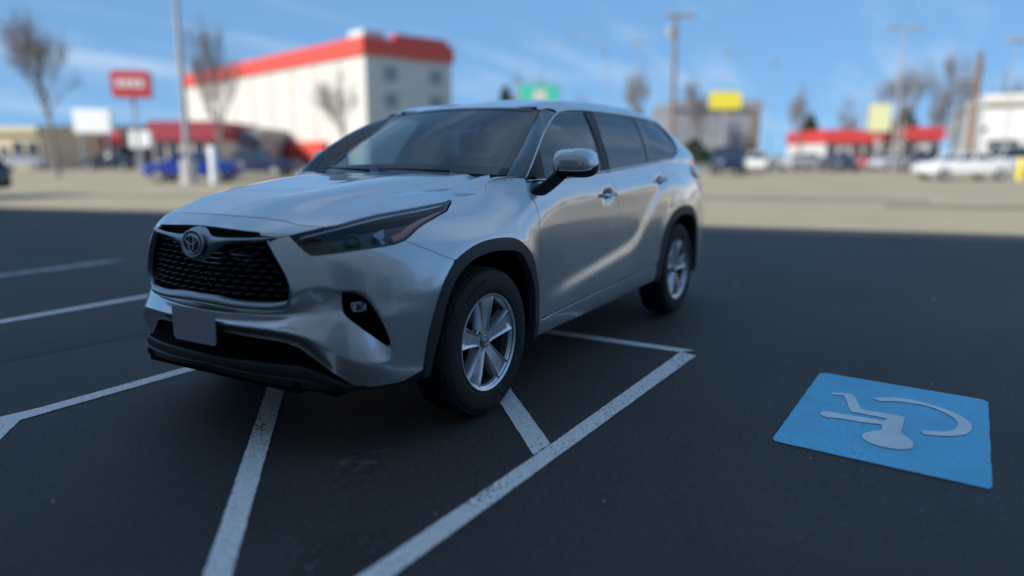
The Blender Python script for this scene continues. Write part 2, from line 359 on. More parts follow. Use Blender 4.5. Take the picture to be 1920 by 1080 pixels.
# ---- outward offset per station and height -------------------------------
ZL=[.14,.22,.30,.40,.50,.60,.68,.76,.84,.90,.95,1.00,1.04,1.08,1.12,1.17,1.24]
ST=[ (s_of(Y=0),   [-.10,-.060,-.042,-.015,.000,.000,-.006,-.010,-.013,-.020,-.026,-.060,-.115,-.19,-.28,-.40,-.55]),
     (s_of(Y=.40), [-.09,-.045,-.030,-.008,.006,.004,-.006,-.010,-.015,-.024,-.034,-.068,-.125,-.20,-.29,-.40,-.55]),
     (s_of(Y=.55), [-.08,-.03,-.012,.010,.018,.016,-.006,-.012,-.022,-.036,-.060,-.105,-.165,-.24,-.32,-.42,-.55]),
     (s_of(Y=.70), [-.08,-.025,-.004,.018,.024,.020,.002,-.006,-.022,-.042,-.075,-.125,-.190,-.27,-.35,-.44,-.56]),
     (s_of(X=.60), [-.08,-.028,-.006,.010,.014,.014,.006,-.002,-.018,-.040,-.075,-.125,-.190,-.27,-.35,-.44,-.56]),
     (s_of(X=.40), [-.06,-.030,-.012,.000,.005,.008,.008,.002,-.012,-.034,-.068,-.115,-.172,-.25,-.34,-.44,-.56]),
     (s_of(X=.15), [-.03,-.020,-.008,.000,.004,.007,.008,.006,-.004,-.022,-.052,-.094,-.145,-.21,-.30,-.41,-.55]),
     (s_of(X=-.10),[-.03,-.020,-.008,.000,.003,.006,.008,.008,.004,-.008,-.030,-.066,-.110,-.165,-.24,-.36,-.52]),
     (s_of(X=-.30),[-.05,-.030,-.012,-.002,.000,.002,.004,.006,.004,-.002,-.014,-.036,-.066,-.105,-.150,-.24,-.42]),
     (s_of(X=-.45),[-.07,-.040,-.018,-.004,-.004,-.002,.000,.003,.004,.002,-.003,-.012,-.024,-.040,-.060,-.090,-.18]),
     (s_of(X=-.65),[-.09,-.052,-.024,-.004,-.002,.000,.002,.004,.005,.005,.003,-.001,-.008,-.018,-.030,-.048,-.08]),
     (s_of(X=-1.1),[-.10,-.060,-.026,-.002,.002,.003,.004,.005,.006,.006,.005,.002,-.003,-.011,-.022,-.040,-.07]),
     (s_of(X=-1.7),[-.10,-.060,-.026,-.001,.003,.003,.004,.005,.006,.006,.005,.003,.000,-.008,-.020,-.038,-.07]),
     (s_of(X=-2.3),[-.10,-.055,-.022,.001,.003,.004,.006,.008,.009,.008,.007,.004,.000,-.006,-.016,-.033,-.065]),
     (s_of(X=-2.85),[-.06,-.040,-.016,.001,.004,.006,.008,.010,.010,.009,.007,.003,-.002,-.010,-.020,-.036,-.062]),
     (s_of(X=-3.3),[-.06,-.040,-.016,.000,.003,.004,.006,.006,.004,.001,-.004,-.010,-.018,-.028,-.040,-.058,-.082]),
     (s_of(X=-3.75),[-.08,-.050,-.020,.000,.003,.004,.004,.003,-.004,-.010,-.018,-.026,-.036,-.048,-.062,-.082,-.11]),
     (SMAX-.35,[-.10,-.06,-.02,.0,.003,.004,.0,-.01,-.02,-.03,-.036,-.04,-.046,-.054,-.062,-.078,-.10]),
     (SMAX,[-.10,-.06,-.02,.0,.003,.004,.0,-.01,-.02,-.03,-.036,-.04,-.046,-.054,-.062,-.078,-.10])]
_t=np.array([pchip(ZL,np.array(r),zg) for _,r in ST])
OFF=pchip([a for a,_ in ST],_t,sg)           # NS x NZ
OFF=gblur(OFF,9,0)
SS,ZZ=np.meshgrid(sg,zg,indexing='ij')
XX=np.broadcast_to(CX[:,None],SS.shape)
# belt line and roof rail
BELT=pchip([-4.1,-3.6,-3.0,-2.6,-2.0,-1.4,-1.0,-.66,-.45,0][0:],[1.285,1.285,1.276,1.262,1.226,1.194,1.177,1.164,1.160,1.155],np.clip(CX,-4.1,0))
RAIL=pchip([-4.1,-3.6,-3.45,-3.3,-3.0,-2.75,-2.5,-2.0,-1.6,-1.3,0],[1.55,1.555,1.575,1.60,1.637,1.655,1.667,1.672,1.663,1.65,1.65],np.clip(CX,-4.1,0))
RAIL=gblur(RAIL,12,0)
VST=[(0,(0,-.315)),(s_of(X=-2.6),(0,-.33)),(s_of(X=-3.1),(.01,-.355)),(s_of(X=-3.4),(.05,-.375)),(s_of(X=-3.6),(.13,-.37)),(s_of(X=-3.75),(.235,-.315)),(s_of(X=-3.87),(.33,-.23)),
 (SMAX-.60,(.37,-.13)),(SMAX-.35,(.38,-.05)),(SMAX,(.40,0))]
VL=pchip([a for a,_ in VST],np.array([b for _,b in VST]),sg); VL=gblur(VL,14,0)
GT=([0,.12,.3,.5,.7,.84,.92,.97,1.0,1.06],[0,.065,.185,.345,.52,.668,.79,.905,1.0,1.25])
SCULPT=[]    # functions (SS,ZZ) -> extra offset

def _ledge(S,Z,X):
    s=S[:,0]
    zT=pchip([0,.46,.60,.734,.80,.95],[.610,.621,.630,.641,.60,.46],s)[:,None]
    zM=pchip([0,.18,.35,.49,.57,.69,.75,.80,.88,.95],[.572,.571,.568,.558,.543,.483,.447,.423,.411,.414],s)[:,None]
    zB=pchip([0,.35,.49,.555,.65,.724,.806,.95],[.53,.523,.511,.487,.419,.364,.306,.27],s)[:,None]
    zU=pchip([0,.40,.48,.56,.647,.737,.80,.836,.871,.93,.96],[.658,.660,.690,.730,.742,.728,.722,.700,.645,.515,.44],s)[:,None]
    dU=pchip([0,.50,.60,.69,.78,.9],[0,0,-.006,-.028,-.042,-.045],s)[:,None]
    dT=pchip([0,.5,.7,.9],[-.042,-.040,-.036,-.04],s)[:,None]
    dB=pchip([0,.55,.70,.86],[-.042,-.042,-.018,-.004],s)[:,None]
    zU=np.maximum(zU,zT+.03)
    o=np.zeros_like(Z)
    def ramp(a,b,va,vb):
        t=(Z-a)/(b-a); return np.where((t>=0)&(t<1),va+(vb-va)*t,0)
    o+=np.where(Z<zB,dB,0)
    o+=ramp(zB,zM,dB,.012)+ramp(zM,zT,.012,dT)+ramp(zT,zU-.008,dT,dU)+ramp(zU-.008,zU+.004,dU,0)
    f=1-sstep(.86,.965,s)[:,None]
    return gblur(gblur(o*f,.75,1),1.0,0)
def _haunch(S,Z,X):
    c=np.array([(5.3,1.17),(4.9,1.155),(4.5,1.135),(4.25,1.115),(4.088,1.083),(3.95,1.035),(3.818,.946),(3.628,.813),(3.497,.70),(3.35,.645),(3.203,.625),(2.9,.585),(2.6,.545),(2.3,.50),(2.0,.45)])
    tq=np.linspace(0,1,60); c=np.stack([pchip(np.linspace(0,1,len(c)),c[:,0],tq),pchip(np.linspace(0,1,len(c)),c[:,1],tq)],1)
    m=slice(int(1.9/DS),int(5.2/DS))
    d,sd=segdist(c[:-1],c[1:],S[m],Z[m])
    e=np.where(sd<0,d,-d)
    o=np.zeros_like(Z)
    o[m]=-.013*sstep(-.03,.075,e)
    f=(sstep(2.02,2.45,S)*(1-sstep(3.95,4.7,S)))
    up=1-sstep(.95,1.14,Z)
    return gblur(gblur(o*f*up,4,0),3,1)
def _flare(S,Z,X):
    o=np.zeros_like(Z)
    for cx,cz,r,a in ((-.03,.385,.50,.012),(-2.85,.39,.51,.008)):
        d=np.hypot(X-cx,Z-cz)
        o+=a*(1-sstep(r+.015,r+.13,d))*sstep(.2,.3,Z)*sstep(-.56,-.36,-np.abs(X-cx))
    return gblur(gblur(o,4,0),4,1)
def _cups(S,Z,X):
    o=np.zeros_like(Z)
    for s0,z0 in ((2.985,1.047),(3.955,1.112)):
        o-=.020*np.exp(-((S-s0)/.075)**4-((Z-z0-.04*(S-s0))/.034)**2)
    return gblur(gblur(o,1.5,1),1.5,0)
SCULPT+=[_cups]
SCULPT+=[_ledge,_haunch,_flare]
def build_surface(skip=()):
    O=OFF.copy()
    for f in SCULPT:
        if f in skip: continue
        O=O+f(SS,ZZ,XX)
    bi=(BELT-Z0)/DZ; k=np.clip(bi.astype(int),0,NZ-2); fr=bi-k
    ob=O[np.arange(NS),k]*(1-fr)+O[np.arange(NS),k+1]*fr
    tau=np.clip((ZZ-BELT[:,None])/(RAIL-BELT)[:,None],0,1.06)
    g=pchip(GT[0],np.array(GT[1]),tau.ravel()).reshape(tau.shape)
    up=ZZ>BELT[:,None]
    o=np.where(up,ob[:,None],O)
    P=np.empty((NS,NZ,3))
    P[...,0]=CX[:,None]+NXs[:,None]*o+VL[:,None,0]*g
    P[...,1]=CY[:,None]+NYs[:,None]*o+VL[:,None,1]*g
    P[...,2]=ZZ
    k=sstep(4.25,4.6,SS)[...,None]; P=P*(1-k)+gblur(gblur(P,4,1),3,0)*k
    P[-1,:,1]=0
    return P
def lift_factory(P):
    ds=np.gradient(P,sg,axis=0); dz=np.gradient(P,zg,axis=1)
    Nn=np.cross(ds,dz); Nn/=np.linalg.norm(Nn,axis=-1,keepdims=True)
    def lift(uv,push=0.0):
        uv=np.asarray(uv,float); s=np.abs(uv[:,0]); sg_=np.where(uv[:,0]<0,-1.,1.)
        a=np.clip(s/sg[-1]*(NS-1),0,NS-1.001); b=np.clip((uv[:,1]-Z0)/(Z1-Z0)*(NZ-1),0,NZ-1.001)
        i=a.astype(int); j=b.astype(int); f=(a-i)[:,None]; h=(b-j)[:,None]
        def bl(A): return (A[i,j]*(1-f)+A[i+1,j]*f)*(1-h)+(A[i,j+1]*(1-f)+A[i+1,j+1]*f)*h
        p=bl(P); n=bl(Nn); n/=np.linalg.norm(n,axis=1,keepdims=True)
        p=p+n*(np.asarray(push)[...,None] if np.ndim(push) else push)
        p[:,1]*=sg_; n=n.copy(); n[:,1]*=sg_
        return p,n
    return lift
# ================================================================ ground
def ground_mat(name,c0,c1,scale,rough=.9,spec=.25,speck=None,bump=.35,bscale=180,patch=.25):
    m=bpy.data.materials.new(name); m.use_nodes=True; t=m.node_tree; b=t.nodes['Principled BSDF']
    tc=N(t,'ShaderNodeTexCoord')
    n1=N(t,'ShaderNodeTexNoise'); n1.inputs['Scale'].default_value=scale; n1.inputs['Detail'].default_value=8; n1.inputs['Roughness'].default_value=.65; t.links.new(tc.outputs['Object'],n1.inputs['Vector'])
    n2=N(t,'ShaderNodeTexNoise'); n2.inputs['Scale'].default_value=bscale; n2.inputs['Detail'].default_value=3; t.links.new(tc.outputs['Object'],n2.inputs['Vector'])
    a=N(t,'ShaderNodeMapRange'); a.inputs[1].default_value=.3; a.inputs[2].default_value=.7; t.links.new(n1.outputs['Fac'],a.inputs[0])
    x=N(t,'ShaderNodeMixRGB'); x.inputs[1].default_value=(*c0,1); x.inputs[2].default_value=(*c1,1); t.links.new(a.outputs[0],x.inputs[0])
    g=N(t,'ShaderNodeMapRange'); g.inputs[1].default_value=.33; g.inputs[2].default_value=.67; g.inputs[3].default_value=max(.25,1-patch*1.6); g.inputs[4].default_value=1+patch*1.6; t.links.new(n2.outputs['Fac'],g.inputs[0])
    y=N(t,'ShaderNodeMixRGB',blend_type='MULTIPLY'); y.inputs[0].default_value=1; t.links.new(x.outputs[0],y.inputs[1]); t.links.new(g.outputs[0],y.inputs[2])
    if speck:
        n3=N(t,'ShaderNodeTexNoise'); n3.inputs['Scale'].default_value=26; n3.inputs['Detail'].default_value=5; n3.inputs['Roughness'].default_value=.8; t.links.new(tc.outputs['Object'],n3.inputs['Vector'])
        g3=N(t,'ShaderNodeMapRange'); g3.inputs[1].default_value=.3; g3.inputs[2].default_value=.7; g3.inputs[3].default_value=.68; g3.inputs[4].default_value=1.34; t.links.new(n3.outputs['Fac'],g3.inputs[0])
        y3=N(t,'ShaderNodeMixRGB',blend_type='MULTIPLY'); y3.inputs[0].default_value=1; t.links.new(y.outputs[0],y3.inputs[1]); t.links.new(g3.outputs[0],y3.inputs[2]); y=y3
    last=y
    if speck:
        v=N(t,'ShaderNodeTexVoronoi'); v.inputs['Scale'].default_value=38; t.links.new(tc.outputs['Object'],v.inputs['Vector'])
        lt=N(t,'ShaderNodeMath',operation='LESS_THAN'); lt.inputs[1].default_value=.12; t.links.new(v.outputs['Distance'],lt.inputs[0])
        sc=N(t,'ShaderNodeSeparateColor'); t.links.new(v.outputs['Color'],sc.inputs[0]); gt=N(t,'ShaderNodeMath',operation='GREATER_THAN'); gt.inputs[1].default_value=.985; t.links.new(sc.outputs[0],gt.inputs[0])
        mm=N(t,'ShaderNodeMath',operation='MULTIPLY'); t.links.new(lt.outputs[0],mm.inputs[0]); t.links.new(gt.outputs[0],mm.inputs[1])
        z=N(t,'ShaderNodeMixRGB'); t.links.new(mm.outputs[0],z.inputs[0]); t.links.new(y.outputs[0],z.inputs[1]); z.inputs[2].default_value=(*speck,1); last=z
    t.links.new(last.outputs[0],b.inputs['Base Color']); b.inputs['Roughness'].default_value=rough; b.inputs['Specular IOR Level'].default_value=spec
    bp=N(t,'ShaderNodeBump'); bp.inputs['Strength'].default_value=bump; bp.inputs['Distance'].default_value=.006; t.links.new(n2.outputs['Fac'],bp.inputs['Height']); t.links.new(bp.outputs[0],b.inputs['Normal'])
    MT[name]=m; return m
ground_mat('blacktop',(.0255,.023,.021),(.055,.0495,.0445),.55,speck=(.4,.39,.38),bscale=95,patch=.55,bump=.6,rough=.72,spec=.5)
ground_mat('patched_asphalt',(.13,.12,.10),(.2,.185,.15),.8,bscale=40,patch=.15)
ground_mat('old_asphalt',(.37,.305,.20),(.50,.415,.275),.25,bscale=40,patch=.10)  # pale tone also carries part of the sunlit contrast against the blacktop
ground_mat('far_ground',(.25,.23,.19),(.33,.31,.25),.06,bscale=8,patch=.1)
def paint_line_mat(name,col,wear=.5,base=(.055,.055,.056),fine=95,lo=.31,hi=.38):
    m=bpy.data.materials.new(name); m.use_nodes=True; t=m.node_tree; b=t.nodes['Principled BSDF']; tc=N(t,'ShaderNodeTexCoord')
    n1=N(t,'ShaderNodeTexNoise'); n1.inputs['Scale'].default_value=fine; n1.inputs['Detail'].default_value=4; n1.inputs['Roughness'].default_value=.7; t.links.new(tc.outputs['Object'],n1.inputs['Vector'])
    n2=N(t,'ShaderNodeTexNoise'); n2.inputs['Scale'].default_value=2.6; n2.inputs['Detail'].default_value=6; n2.inputs['Roughness'].default_value=.65; t.links.new(tc.outputs['Object'],n2.inputs['Vector'])
    w2=N(t,'ShaderNodeMapRange'); w2.inputs[1].default_value=.38; w2.inputs[2].default_value=.72; w2.inputs[3].default_value=0; w2.inputs[4].default_value=wear*.30; t.links.new(n2.outputs['Fac'],w2.inputs[0])
    ad=N(t,'ShaderNodeMath',operation='SUBTRACT'); t.links.new(n1.outputs['Fac'],ad.inputs[0]); t.links.new(w2.outputs[0],ad.inputs[1])
    r=N(t,'ShaderNodeMapRange'); r.inputs[1].default_value=lo; r.inputs[2].default_value=hi; t.links.new(ad.outputs[0],r.inputs[0])
    d=N(t,'ShaderNodeMapRange'); d.inputs[1].default_value=.3; d.inputs[2].default_value=.7; d.inputs[3].default_value=.82; d.inputs[4].default_value=1.1; t.links.new(n2.outputs['Fac'],d.inputs[0])
    cc=N(t,'ShaderNodeMixRGB',blend_type='MULTIPLY'); cc.inputs[0].default_value=1; cc.inputs[1].default_value=(*col,1); t.links.new(d.outputs[0],cc.inputs[2])
    x=N(t,'ShaderNodeMixRGB'); x.inputs[1].default_value=(*base,1); t.links.new(r.outputs[0],x.inputs[0]); t.links.new(cc.outputs[0],x.inputs[2]); t.links.new(x.outputs[0],b.inputs['Base Color'])
    b.inputs['Roughness'].default_value=.75; b.inputs['Specular IOR Level'].default_value=.3
    bp=N(t,'ShaderNodeBump'); bp.inputs['Strength'].default_value=.4; bp.inputs['Distance'].default_value=.004; t.links.new(n1.outputs['Fac'],bp.inputs['Height']); t.links.new(bp.outputs[0],b.inputs['Normal'])
    MT[name]=m; return m
paint_line_mat('white_paint',(.96,.91,.86),.5)
paint_line_mat('faded_paint',(.62,.61,.60),.8,lo=.30,hi=.55)
paint_line_mat('blue_paint',(.18,.60,.84),.35,lo=.25,hi=.36,base=(.03,.045,.06))
paint_line_mat('symbol_paint',(.82,.86,.88),.1,lo=.2,hi=.34,base=(.05,.2,.42))
def sheet(name,pts,z,m,**k):
    o=MB().add([(p[0],p[1],z) for p in pts],[tuple(range(len(pts)))]).build(name,m); return tag(o,**k)
g0=V(0,0)
sheet('ground',[(g0.x+x,g0.y+y) for x,y in ((-1600,-1600),(1600,-1600),(1600,1600),(-1600,1600))],-.012,'far_ground',kind='structure')
VP=lambda L:[V(*p) for p in L]
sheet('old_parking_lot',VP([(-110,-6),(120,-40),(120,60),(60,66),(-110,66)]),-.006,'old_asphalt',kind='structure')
# new blacktop by the shop wall; its far edge lies a stride or two beyond the wall's shadow, whose depth is partly put into the two tones
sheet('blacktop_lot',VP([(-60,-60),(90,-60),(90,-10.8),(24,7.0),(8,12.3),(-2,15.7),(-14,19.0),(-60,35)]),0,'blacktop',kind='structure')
for i,(pts) in enumerate(([(3.5,22.5),(5.4,22.3),(12,20.9),(12.2,21.6),(6,23.2),(3.6,23.2)],[(9.5,18.8),(20,15.5),(21,16.4),(10,19.6)],[(-18,24.5),(-8,23.4),(-8,24),(-18,25.3)])):
    sheet('tar_patch',VP(pts),-.002,'patched_asphalt',kind='structure')
# painted marks: slightly ragged sheets 4 mm above the lot
_rg=random.Random(11)
def ragged(poly,step=.03,j=.0018):
    d=dense(np.array(poly,float),step); return [(x+_rg.uniform(-j,j),y+_rg.uniform(-j,j)) for x,y in d]
def mark(name,poly,m,z,parent=None,j=.0018):
    q=ragged(poly,j=j); mb=MB(); mb.add([(x,y,z) for x,y in q],[tuple(range(len(q)))]); return mb.build(name,m,parent,world=True)
HA=empty('hatched_bay_marking',(.2,.2,0),label='worn white outline and diagonal hatching of the no-parking bay under the silver SUV',cat='road marking')
mark('border_line',[(-1.665,1.385),(-1.62,1.505),(3.9,1.475),(3.9,1.372),(.3,1.405)],'white_paint',.004,HA)
mark('border_line',[(-1.765,.30),(-1.755,-1.05),(-1.655,-1.05),(-1.652,.37),(-1.655,1.372),(-1.665,1.383),(-1.745,1.46)],'white_paint',.004,HA)
mark('border_line',[(-1.62,-1.06),(1.30,-1.00),(1.48,-.80),(1.60,-.72),(1.50,-1.02),(1.335,-1.135),(1.15,-1.11),(-1.62,-1.155)],'white_paint',.004,HA)
mark('hatch_line',[(2.9,2.155),(1.655,1.05),(-.62,-1.0),(-.46,-1.0),(1.72,.95),(3.05,2.12)] if False else [(1.98,1.368),(-.55,-1.045),(-.40,-1.048),(2.10,1.366)],'white_paint',.004,HA)
mark('hatch_line',[(.19,1.398),(-1.648,-.40),(-1.648,-.55),(.345,1.398)],'white_paint',.004,HA)
tag(mark('parking_line',[(3.6,-3.40),(3.6,-3.51),(-2.6,-3.62),(-2.6,-3.50)],'white_paint',.004),'thin white bay line on the blacktop left of the silver SUV, nearer of the two',cat='road marking',group='bay lines on the left')
tag(mark('parking_line',[(-.2,-5.86),(-.2,-6.10),(-2.25,-6.20),(-2.25,-5.98)],'faded_paint',.004),'short faded white bay line farther back at the left edge',cat='road marking',group='bay lines on the left')
tag(mark('old_stripe',[(2.2,-2.34),(2.2,-2.74),(-.8,-2.44),(-.8,-2.10)],'blacktop_faded' if False else 'faded_grey' if False else mat('ghost_paint',(.062,.060,.057),.9,var=.25,vscale=30),.002),'barely visible blacked-out stripe on the asphalt left of the SUV bumper',cat='road marking')
mat_s=paint_line_mat('overspray',(.8,.8,.8),.2,fine=70,lo=.60,hi=.68,base=(.042,.038,.035))
tag(mark('paint_scuff',[(1.62,1.30),(1.50,1.17),(1.36,1.12),(1.24,1.18),(1.18,1.28),(1.26,1.36),(1.42,1.372),(1.6,1.372)],'overspray',.002,j=.006),'faint speckles of white overspray beside the near end of the long white line',cat='road marking')
tag(mark('paint_scuff',[(1.02,.86),(.86,.72),(.70,.70),(.62,.78),(.74,.86),(.92,.93)],paint_line_mat('dusty_smear',(.16,.155,.15),.2,fine=14,lo=.45,hi=.75,base=(.042,.038,.035)),.002,j=.006),'faint dusty smear on the asphalt between the two nearest white lines',cat='road marking')
SQ=[(-1.615,2.265),(-1.648,2.30),(-1.565,3.10),(-1.53,3.122),(-.33,3.110),(-.305,3.098),(-.372,2.27),(-.40,2.252)]
AS=empty('accessible_parking_symbol',(-.97,2.69,0),label='blue painted square with white wheelchair symbol on the dark asphalt',cat='road marking')
mark('blue_square',SQ,'blue_paint',.004,AS)
ARC=crv([(-1.266,2.586),(-1.30,2.623),(-1.341,2.699),(-1.346,2.777),(-1.305,2.868),(-1.25,2.95),(-1.164,3.015),(-1.086,3.043),(-1.019,3.045),(-.941,3.027),(-.876,2.986),(-.833,2.914),(-.816,2.848)],.03).tolist()+crv([(-.867,2.835),(-.897,2.913),(-.933,2.961),(-.989,2.978),(-1.052,2.987),(-1.117,2.977),(-1.183,2.944),(-1.257,2.877),(-1.288,2.787),(-1.273,2.704),(-1.227,2.63)],.03).tolist()
BODY=[(-1.258,2.387),(-1.279,2.441),(-1.283,2.487),(-1.212,2.512),(-1.057,2.551),(-1.035,2.571),(-1.038,2.646),(-1.034,2.754),(-1.007,2.759),(-.887,2.757),(-.775,2.757),(-.748,2.775),(-.722,2.795),(-.69,2.81),(-.654,2.817),(-.602,2.814),(-.571,2.795),(-.550,2.76),(-.545,2.726),(-.548,2.69),(-.557,2.659),(-.594,2.618),(-.638,2.604),(-.684,2.608),(-.737,2.641),(-.768,2.673),(-.79,2.678),(-.815,2.676),(-.853,2.663),(-.841,2.598),(-.838,2.491),(-.822,2.418),(-.845,2.393),(-.877,2.385),(-.911,2.397),(-.922,2.424),(-.911,2.482),(-.916,2.59),(-.914,2.677),(-.955,2.682),(-.967,2.633),(-.972,2.519),(-1.027,2.502),(-1.158,2.471),(-1.232,2.451),(-1.222,2.396)]
mark('wheel_arc',ARC,'symbol_paint',.008,AS,j=.002); mark('seated_figure',BODY,'symbol_paint',.008,AS,j=.002)
# small pale pebbles and litter on the lot
for i,(r,f,s,lb) in enumerate(((2.42,4.05,.007,'tiny pale pebble just beyond the far left corner of the blue square'),(3.85,6.55,.020,'pale flattened scrap on the dark asphalt far right of the SUV'),(1.30,3.0,.006,'tiny pale pebble left of the near corner of the blue square'),(.35,2.6,.006,'tiny pale pebble just right of the near end of the long white line'),(-.28,2.5,.006,'tiny pale pebble between the two nearest white lines'),(-1.75,2.6,.006,'tiny pale pebble at the lower left edge of the picture'),(2.25,2.3,.006,'tiny pale pebble below the blue square'),(2.3,7.4,.016,'pale scrap on the asphalt right of the SUV rear wheel'))):
    p=V(r,f); mb=MB(); rr_=random.Random(i)
    mb.lathe([(0,0),(s*.8,.001),(s,s*.3),(s*.6,s*.6),(0,s*.7)],axis='Z',n=7)
    mb.v=[(x*(1+rr_.uniform(-.25,.25))*(1.8 if s>.01 else 1),y*(.7+rr_.uniform(-.2,.2)),z) for x,y,z in mb.v]
    if i==0: mat('pebble_stone',(.5,.49,.46),.8)
    tag(mb.build('pebble','pebble_stone',loc=(p.x,p.y,.001)),lb,cat='pebble',group='pale bits lying on the asphalt')
# ================================================================ surroundings
K=1371.13
def gx(px,f): return (px-960)/K/1.0163*f
def gz(py,f):
    v=(540-py)/K; return CAMZ+f*(-.17836+.98397*v)/(.98397+.17836*v)
for n,c,r in (('cream_wall',(.66,.63,.56),.8),('orange_red',(.72,.085,.06),.6),('roof_grey',(.30,.30,.30),.9),('cream_stucco',(.72,.60,.38),.9),('brown_brick',(.20,.16,.135),.9),('dark_red',(.34,.03,.05),.6),('grey_block',(.26,.27,.29),.9),
  ('white_wall',(.70,.69,.66),.8),('dark_roof',(.10,.095,.09),.9),('sign_red',(.62,.06,.07),.4),('sign_white',(.82,.82,.82),.5),('sign_yellow',(.80,.66,.05),.45),('sign_green',(.06,.50,.36),.45),('pale_yellow',(.80,.78,.42),.6),
  ('steel_grey',(.34,.35,.37),.5),('wood_pole',(.22,.165,.125),.9),('bark',(.23,.205,.185),.95),('concrete',(.46,.45,.43),.9),('store_wall',(.72,.70,.66),.9),('awning_red',(.55,.05,.06),.6),('brown_steel',(.20,.125,.085),.8),('bollard_yellow',(.85,.66,.03),.5),('leaf_dark',(.035,.06,.035),.9),('car_white',(.80,.80,.80),.3),('car_blue',(.015,.045,.30),.25),('car_dark',(.02,.03,.045),.25),('car_navy',(.015,.025,.075),.25),('car_silver',(.45,.46,.48),.3),('car_red',(.45,.02,.02),.25),('car_teal',(.012,.028,.034),.2),('red_roof',(.66,.06,.055),.6),('beige_wall',(.60,.54,.45),.9)):
    mat(n,c,r,var=.06 if 'car' not in n else 0,vscale=.8,coat=.8 if 'car_' in n else 0)
mat('window_hazy',(.27,.29,.31),.35,coat=.2); mat('window_dark',(.03,.04,.05),.08,coat=.6); mat('headlamp',(.7,.72,.74),.15,coat=1)
class At:
    """a thing standing at r, f in the lot, turned by yaw degrees; parts use its own x (along its front), y (depth, away) and z"""
    def __init__(s,name,r,f,yaw=0,**k):
        p=V(r,f); s.o=empty(name,(p.x,p.y,-.012),HEAD+R_(yaw),**k)
    def part(s,name,mb,m,parent=None,**k): return mb.build(name,m,parent or s.o,**k)
# ---- the shop whose shadow lies over the lot (behind the photographer)
SH=At('big_shop',-27.6,5.9,-18.2,label='long pale shop block standing behind the photographer, casting the lot shadow',cat='shop')
Hs=10.25
SH.part('wall',MB().box((42,-16,Hs/2-.2),(116,32,Hs-.4)),'store_wall')
SH.part('cornice',MB().box((42,-15.8,Hs-.2),(116.6,32.5,.4)),'beige_wall')
for i in range(15):
    SH.part('pilaster',MB().box((-13+i*7.8,.14,4.8),(.9,.28,9.6)),'beige_wall')
for i in range(14):
    if i%3!=1:
        fr_=SH.part('window_frame',MB().box((-9.1+i*7.8,.05,1.9),(5.2,.10,3.0)),'steel_grey'); SH.part('window_pane',MB().box((-9.1+i*7.8,.11,1.9),(5.0,.02,2.8)),'window_dark',fr_)
# ---- storage block with the red parapet
SB=At('storage_building',gx(690,80),80,-47,label='big cream storage block with orange-red roof band, one face in shade',cat='storage building')
# local frame: x runs along the shaded right-hand face, y along the sunlit left-hand face
a_,b_=11.6,53.0
def SBv(x,y): return (x,y)
SBm=lambda: MB()
SB.o.rotation_euler[2]=HEAD-R_(43)+R_(0)
# x axis = right-hand face direction (0.731,0.682), y axis = left-hand face direction (-0.682,0.731)
SB.o.rotation_euler[2]=HEAD+math.atan2(.682,.731)
SB.part('wall',MB().box((a_/2,b_/2,5.9),(a_,b_,11.8)),'cream_wall')
SB.part('roof',MB().box((a_/2,b_/2,11.85),(a_-.6,b_-.6,.10)),'roof_grey')
SB.part('red_band',MB().box((-.12,b_/2,12.7),(.5,b_+.6,1.8)).box((a_/2+.14,-.12,12.7),(a_-.02,.5,1.8)).box((a_+.1,b_/2+.15,12.7),(.5,b_-.05,1.8)),'orange_red')
SB.part('raised_parapet',MB().box((a_*.62,-.05,13.9),(a_*.62,.7,.6)),'orange_red')
SB.part('red_base_band',MB().box((-.5,18.0,1.75),(1.0,19.5,2.3)),'orange_red')
for x in (3.2,9.3):
    for z in (10.0,7.2):
        f_=SB.part('window_frame',MB().box((x,-.03,z),(1.7,.1,1.6)),'steel_grey'); SB.part('window_pane',MB().box((x,-.09,z),(1.45,.04,1.35)),'window_hazy',f_)
for i in range(9): SB.part('wall_rib',MB().box((-.06,5.5+i*5.6,5.8),(.13,.35,11.5)),'cream_wall')
tag(SB.part('rooftop_unit',MB().box((2.6,3.6,13.3),(2.8,3.0,2.9)),'white_wall',bevel=.1)); SB.part('rooftop_unit',MB().box((3,17,13.0),(2.6,2.6,2.2)),'white_wall',bevel=.1)
# ---- low shops
def shop(name,px0,px1,f,ytop,ybase_band,wall,band,label,cat,depth=12,nwin=3,yaw=0,roof='dark_roof',bandz=None,wallz=None):
    r0,r1=gx(px0,f),gx(px1,f); W=r1-r0; zt=gz(ytop,f)+.012; o=At(name,r0,f,yaw,label=label,cat=cat)
    zb=gz(ybase_band,f)
    o.part('wall',MB().box((W/2,depth/2,(zb-.05)/2),(W,depth,zb-.05)),wall)
    o.part('roof',MB().box((W/2,depth/2,zb-.02),(W-.3,depth-.3,.06)),roof)
    o.part('fascia',MB().box((W/2,-.25,(zt+zb)/2),(W+.3,.6,zt-zb)).box((.1,depth/2+.05,(zt+zb)/2),(.4,depth-.02,zt-zb)).box((W-.1,depth/2+.05,(zt+zb)/2),(.4,depth-.02,zt-zb)),band)
    ww=W/(nwin+1)
    for i in range(nwin+1):
        x=ww*(i+.5)
        if i==nwin//2:
            d=o.part('door',MB().box((x,-.04,1.12),(min(1.1,ww*.5),.12,2.2)),'steel_grey'); o.part('door_pane',MB().box((x,-.11,1.25),(min(.8,ww*.4),.03,1.7)),'window_dark',d)
        else:
            h=min(1.9,zb-1.0); d=o.part('window_frame',MB().box((x,-.03,.75+h/2),(ww*.74,.10,h)),'steel_grey'); o.part('window_pane',MB().box((x,-.09,.75+h/2),(ww*.68,.04,h-.16)),'window_dark',d)
    return o,W,zt,zb
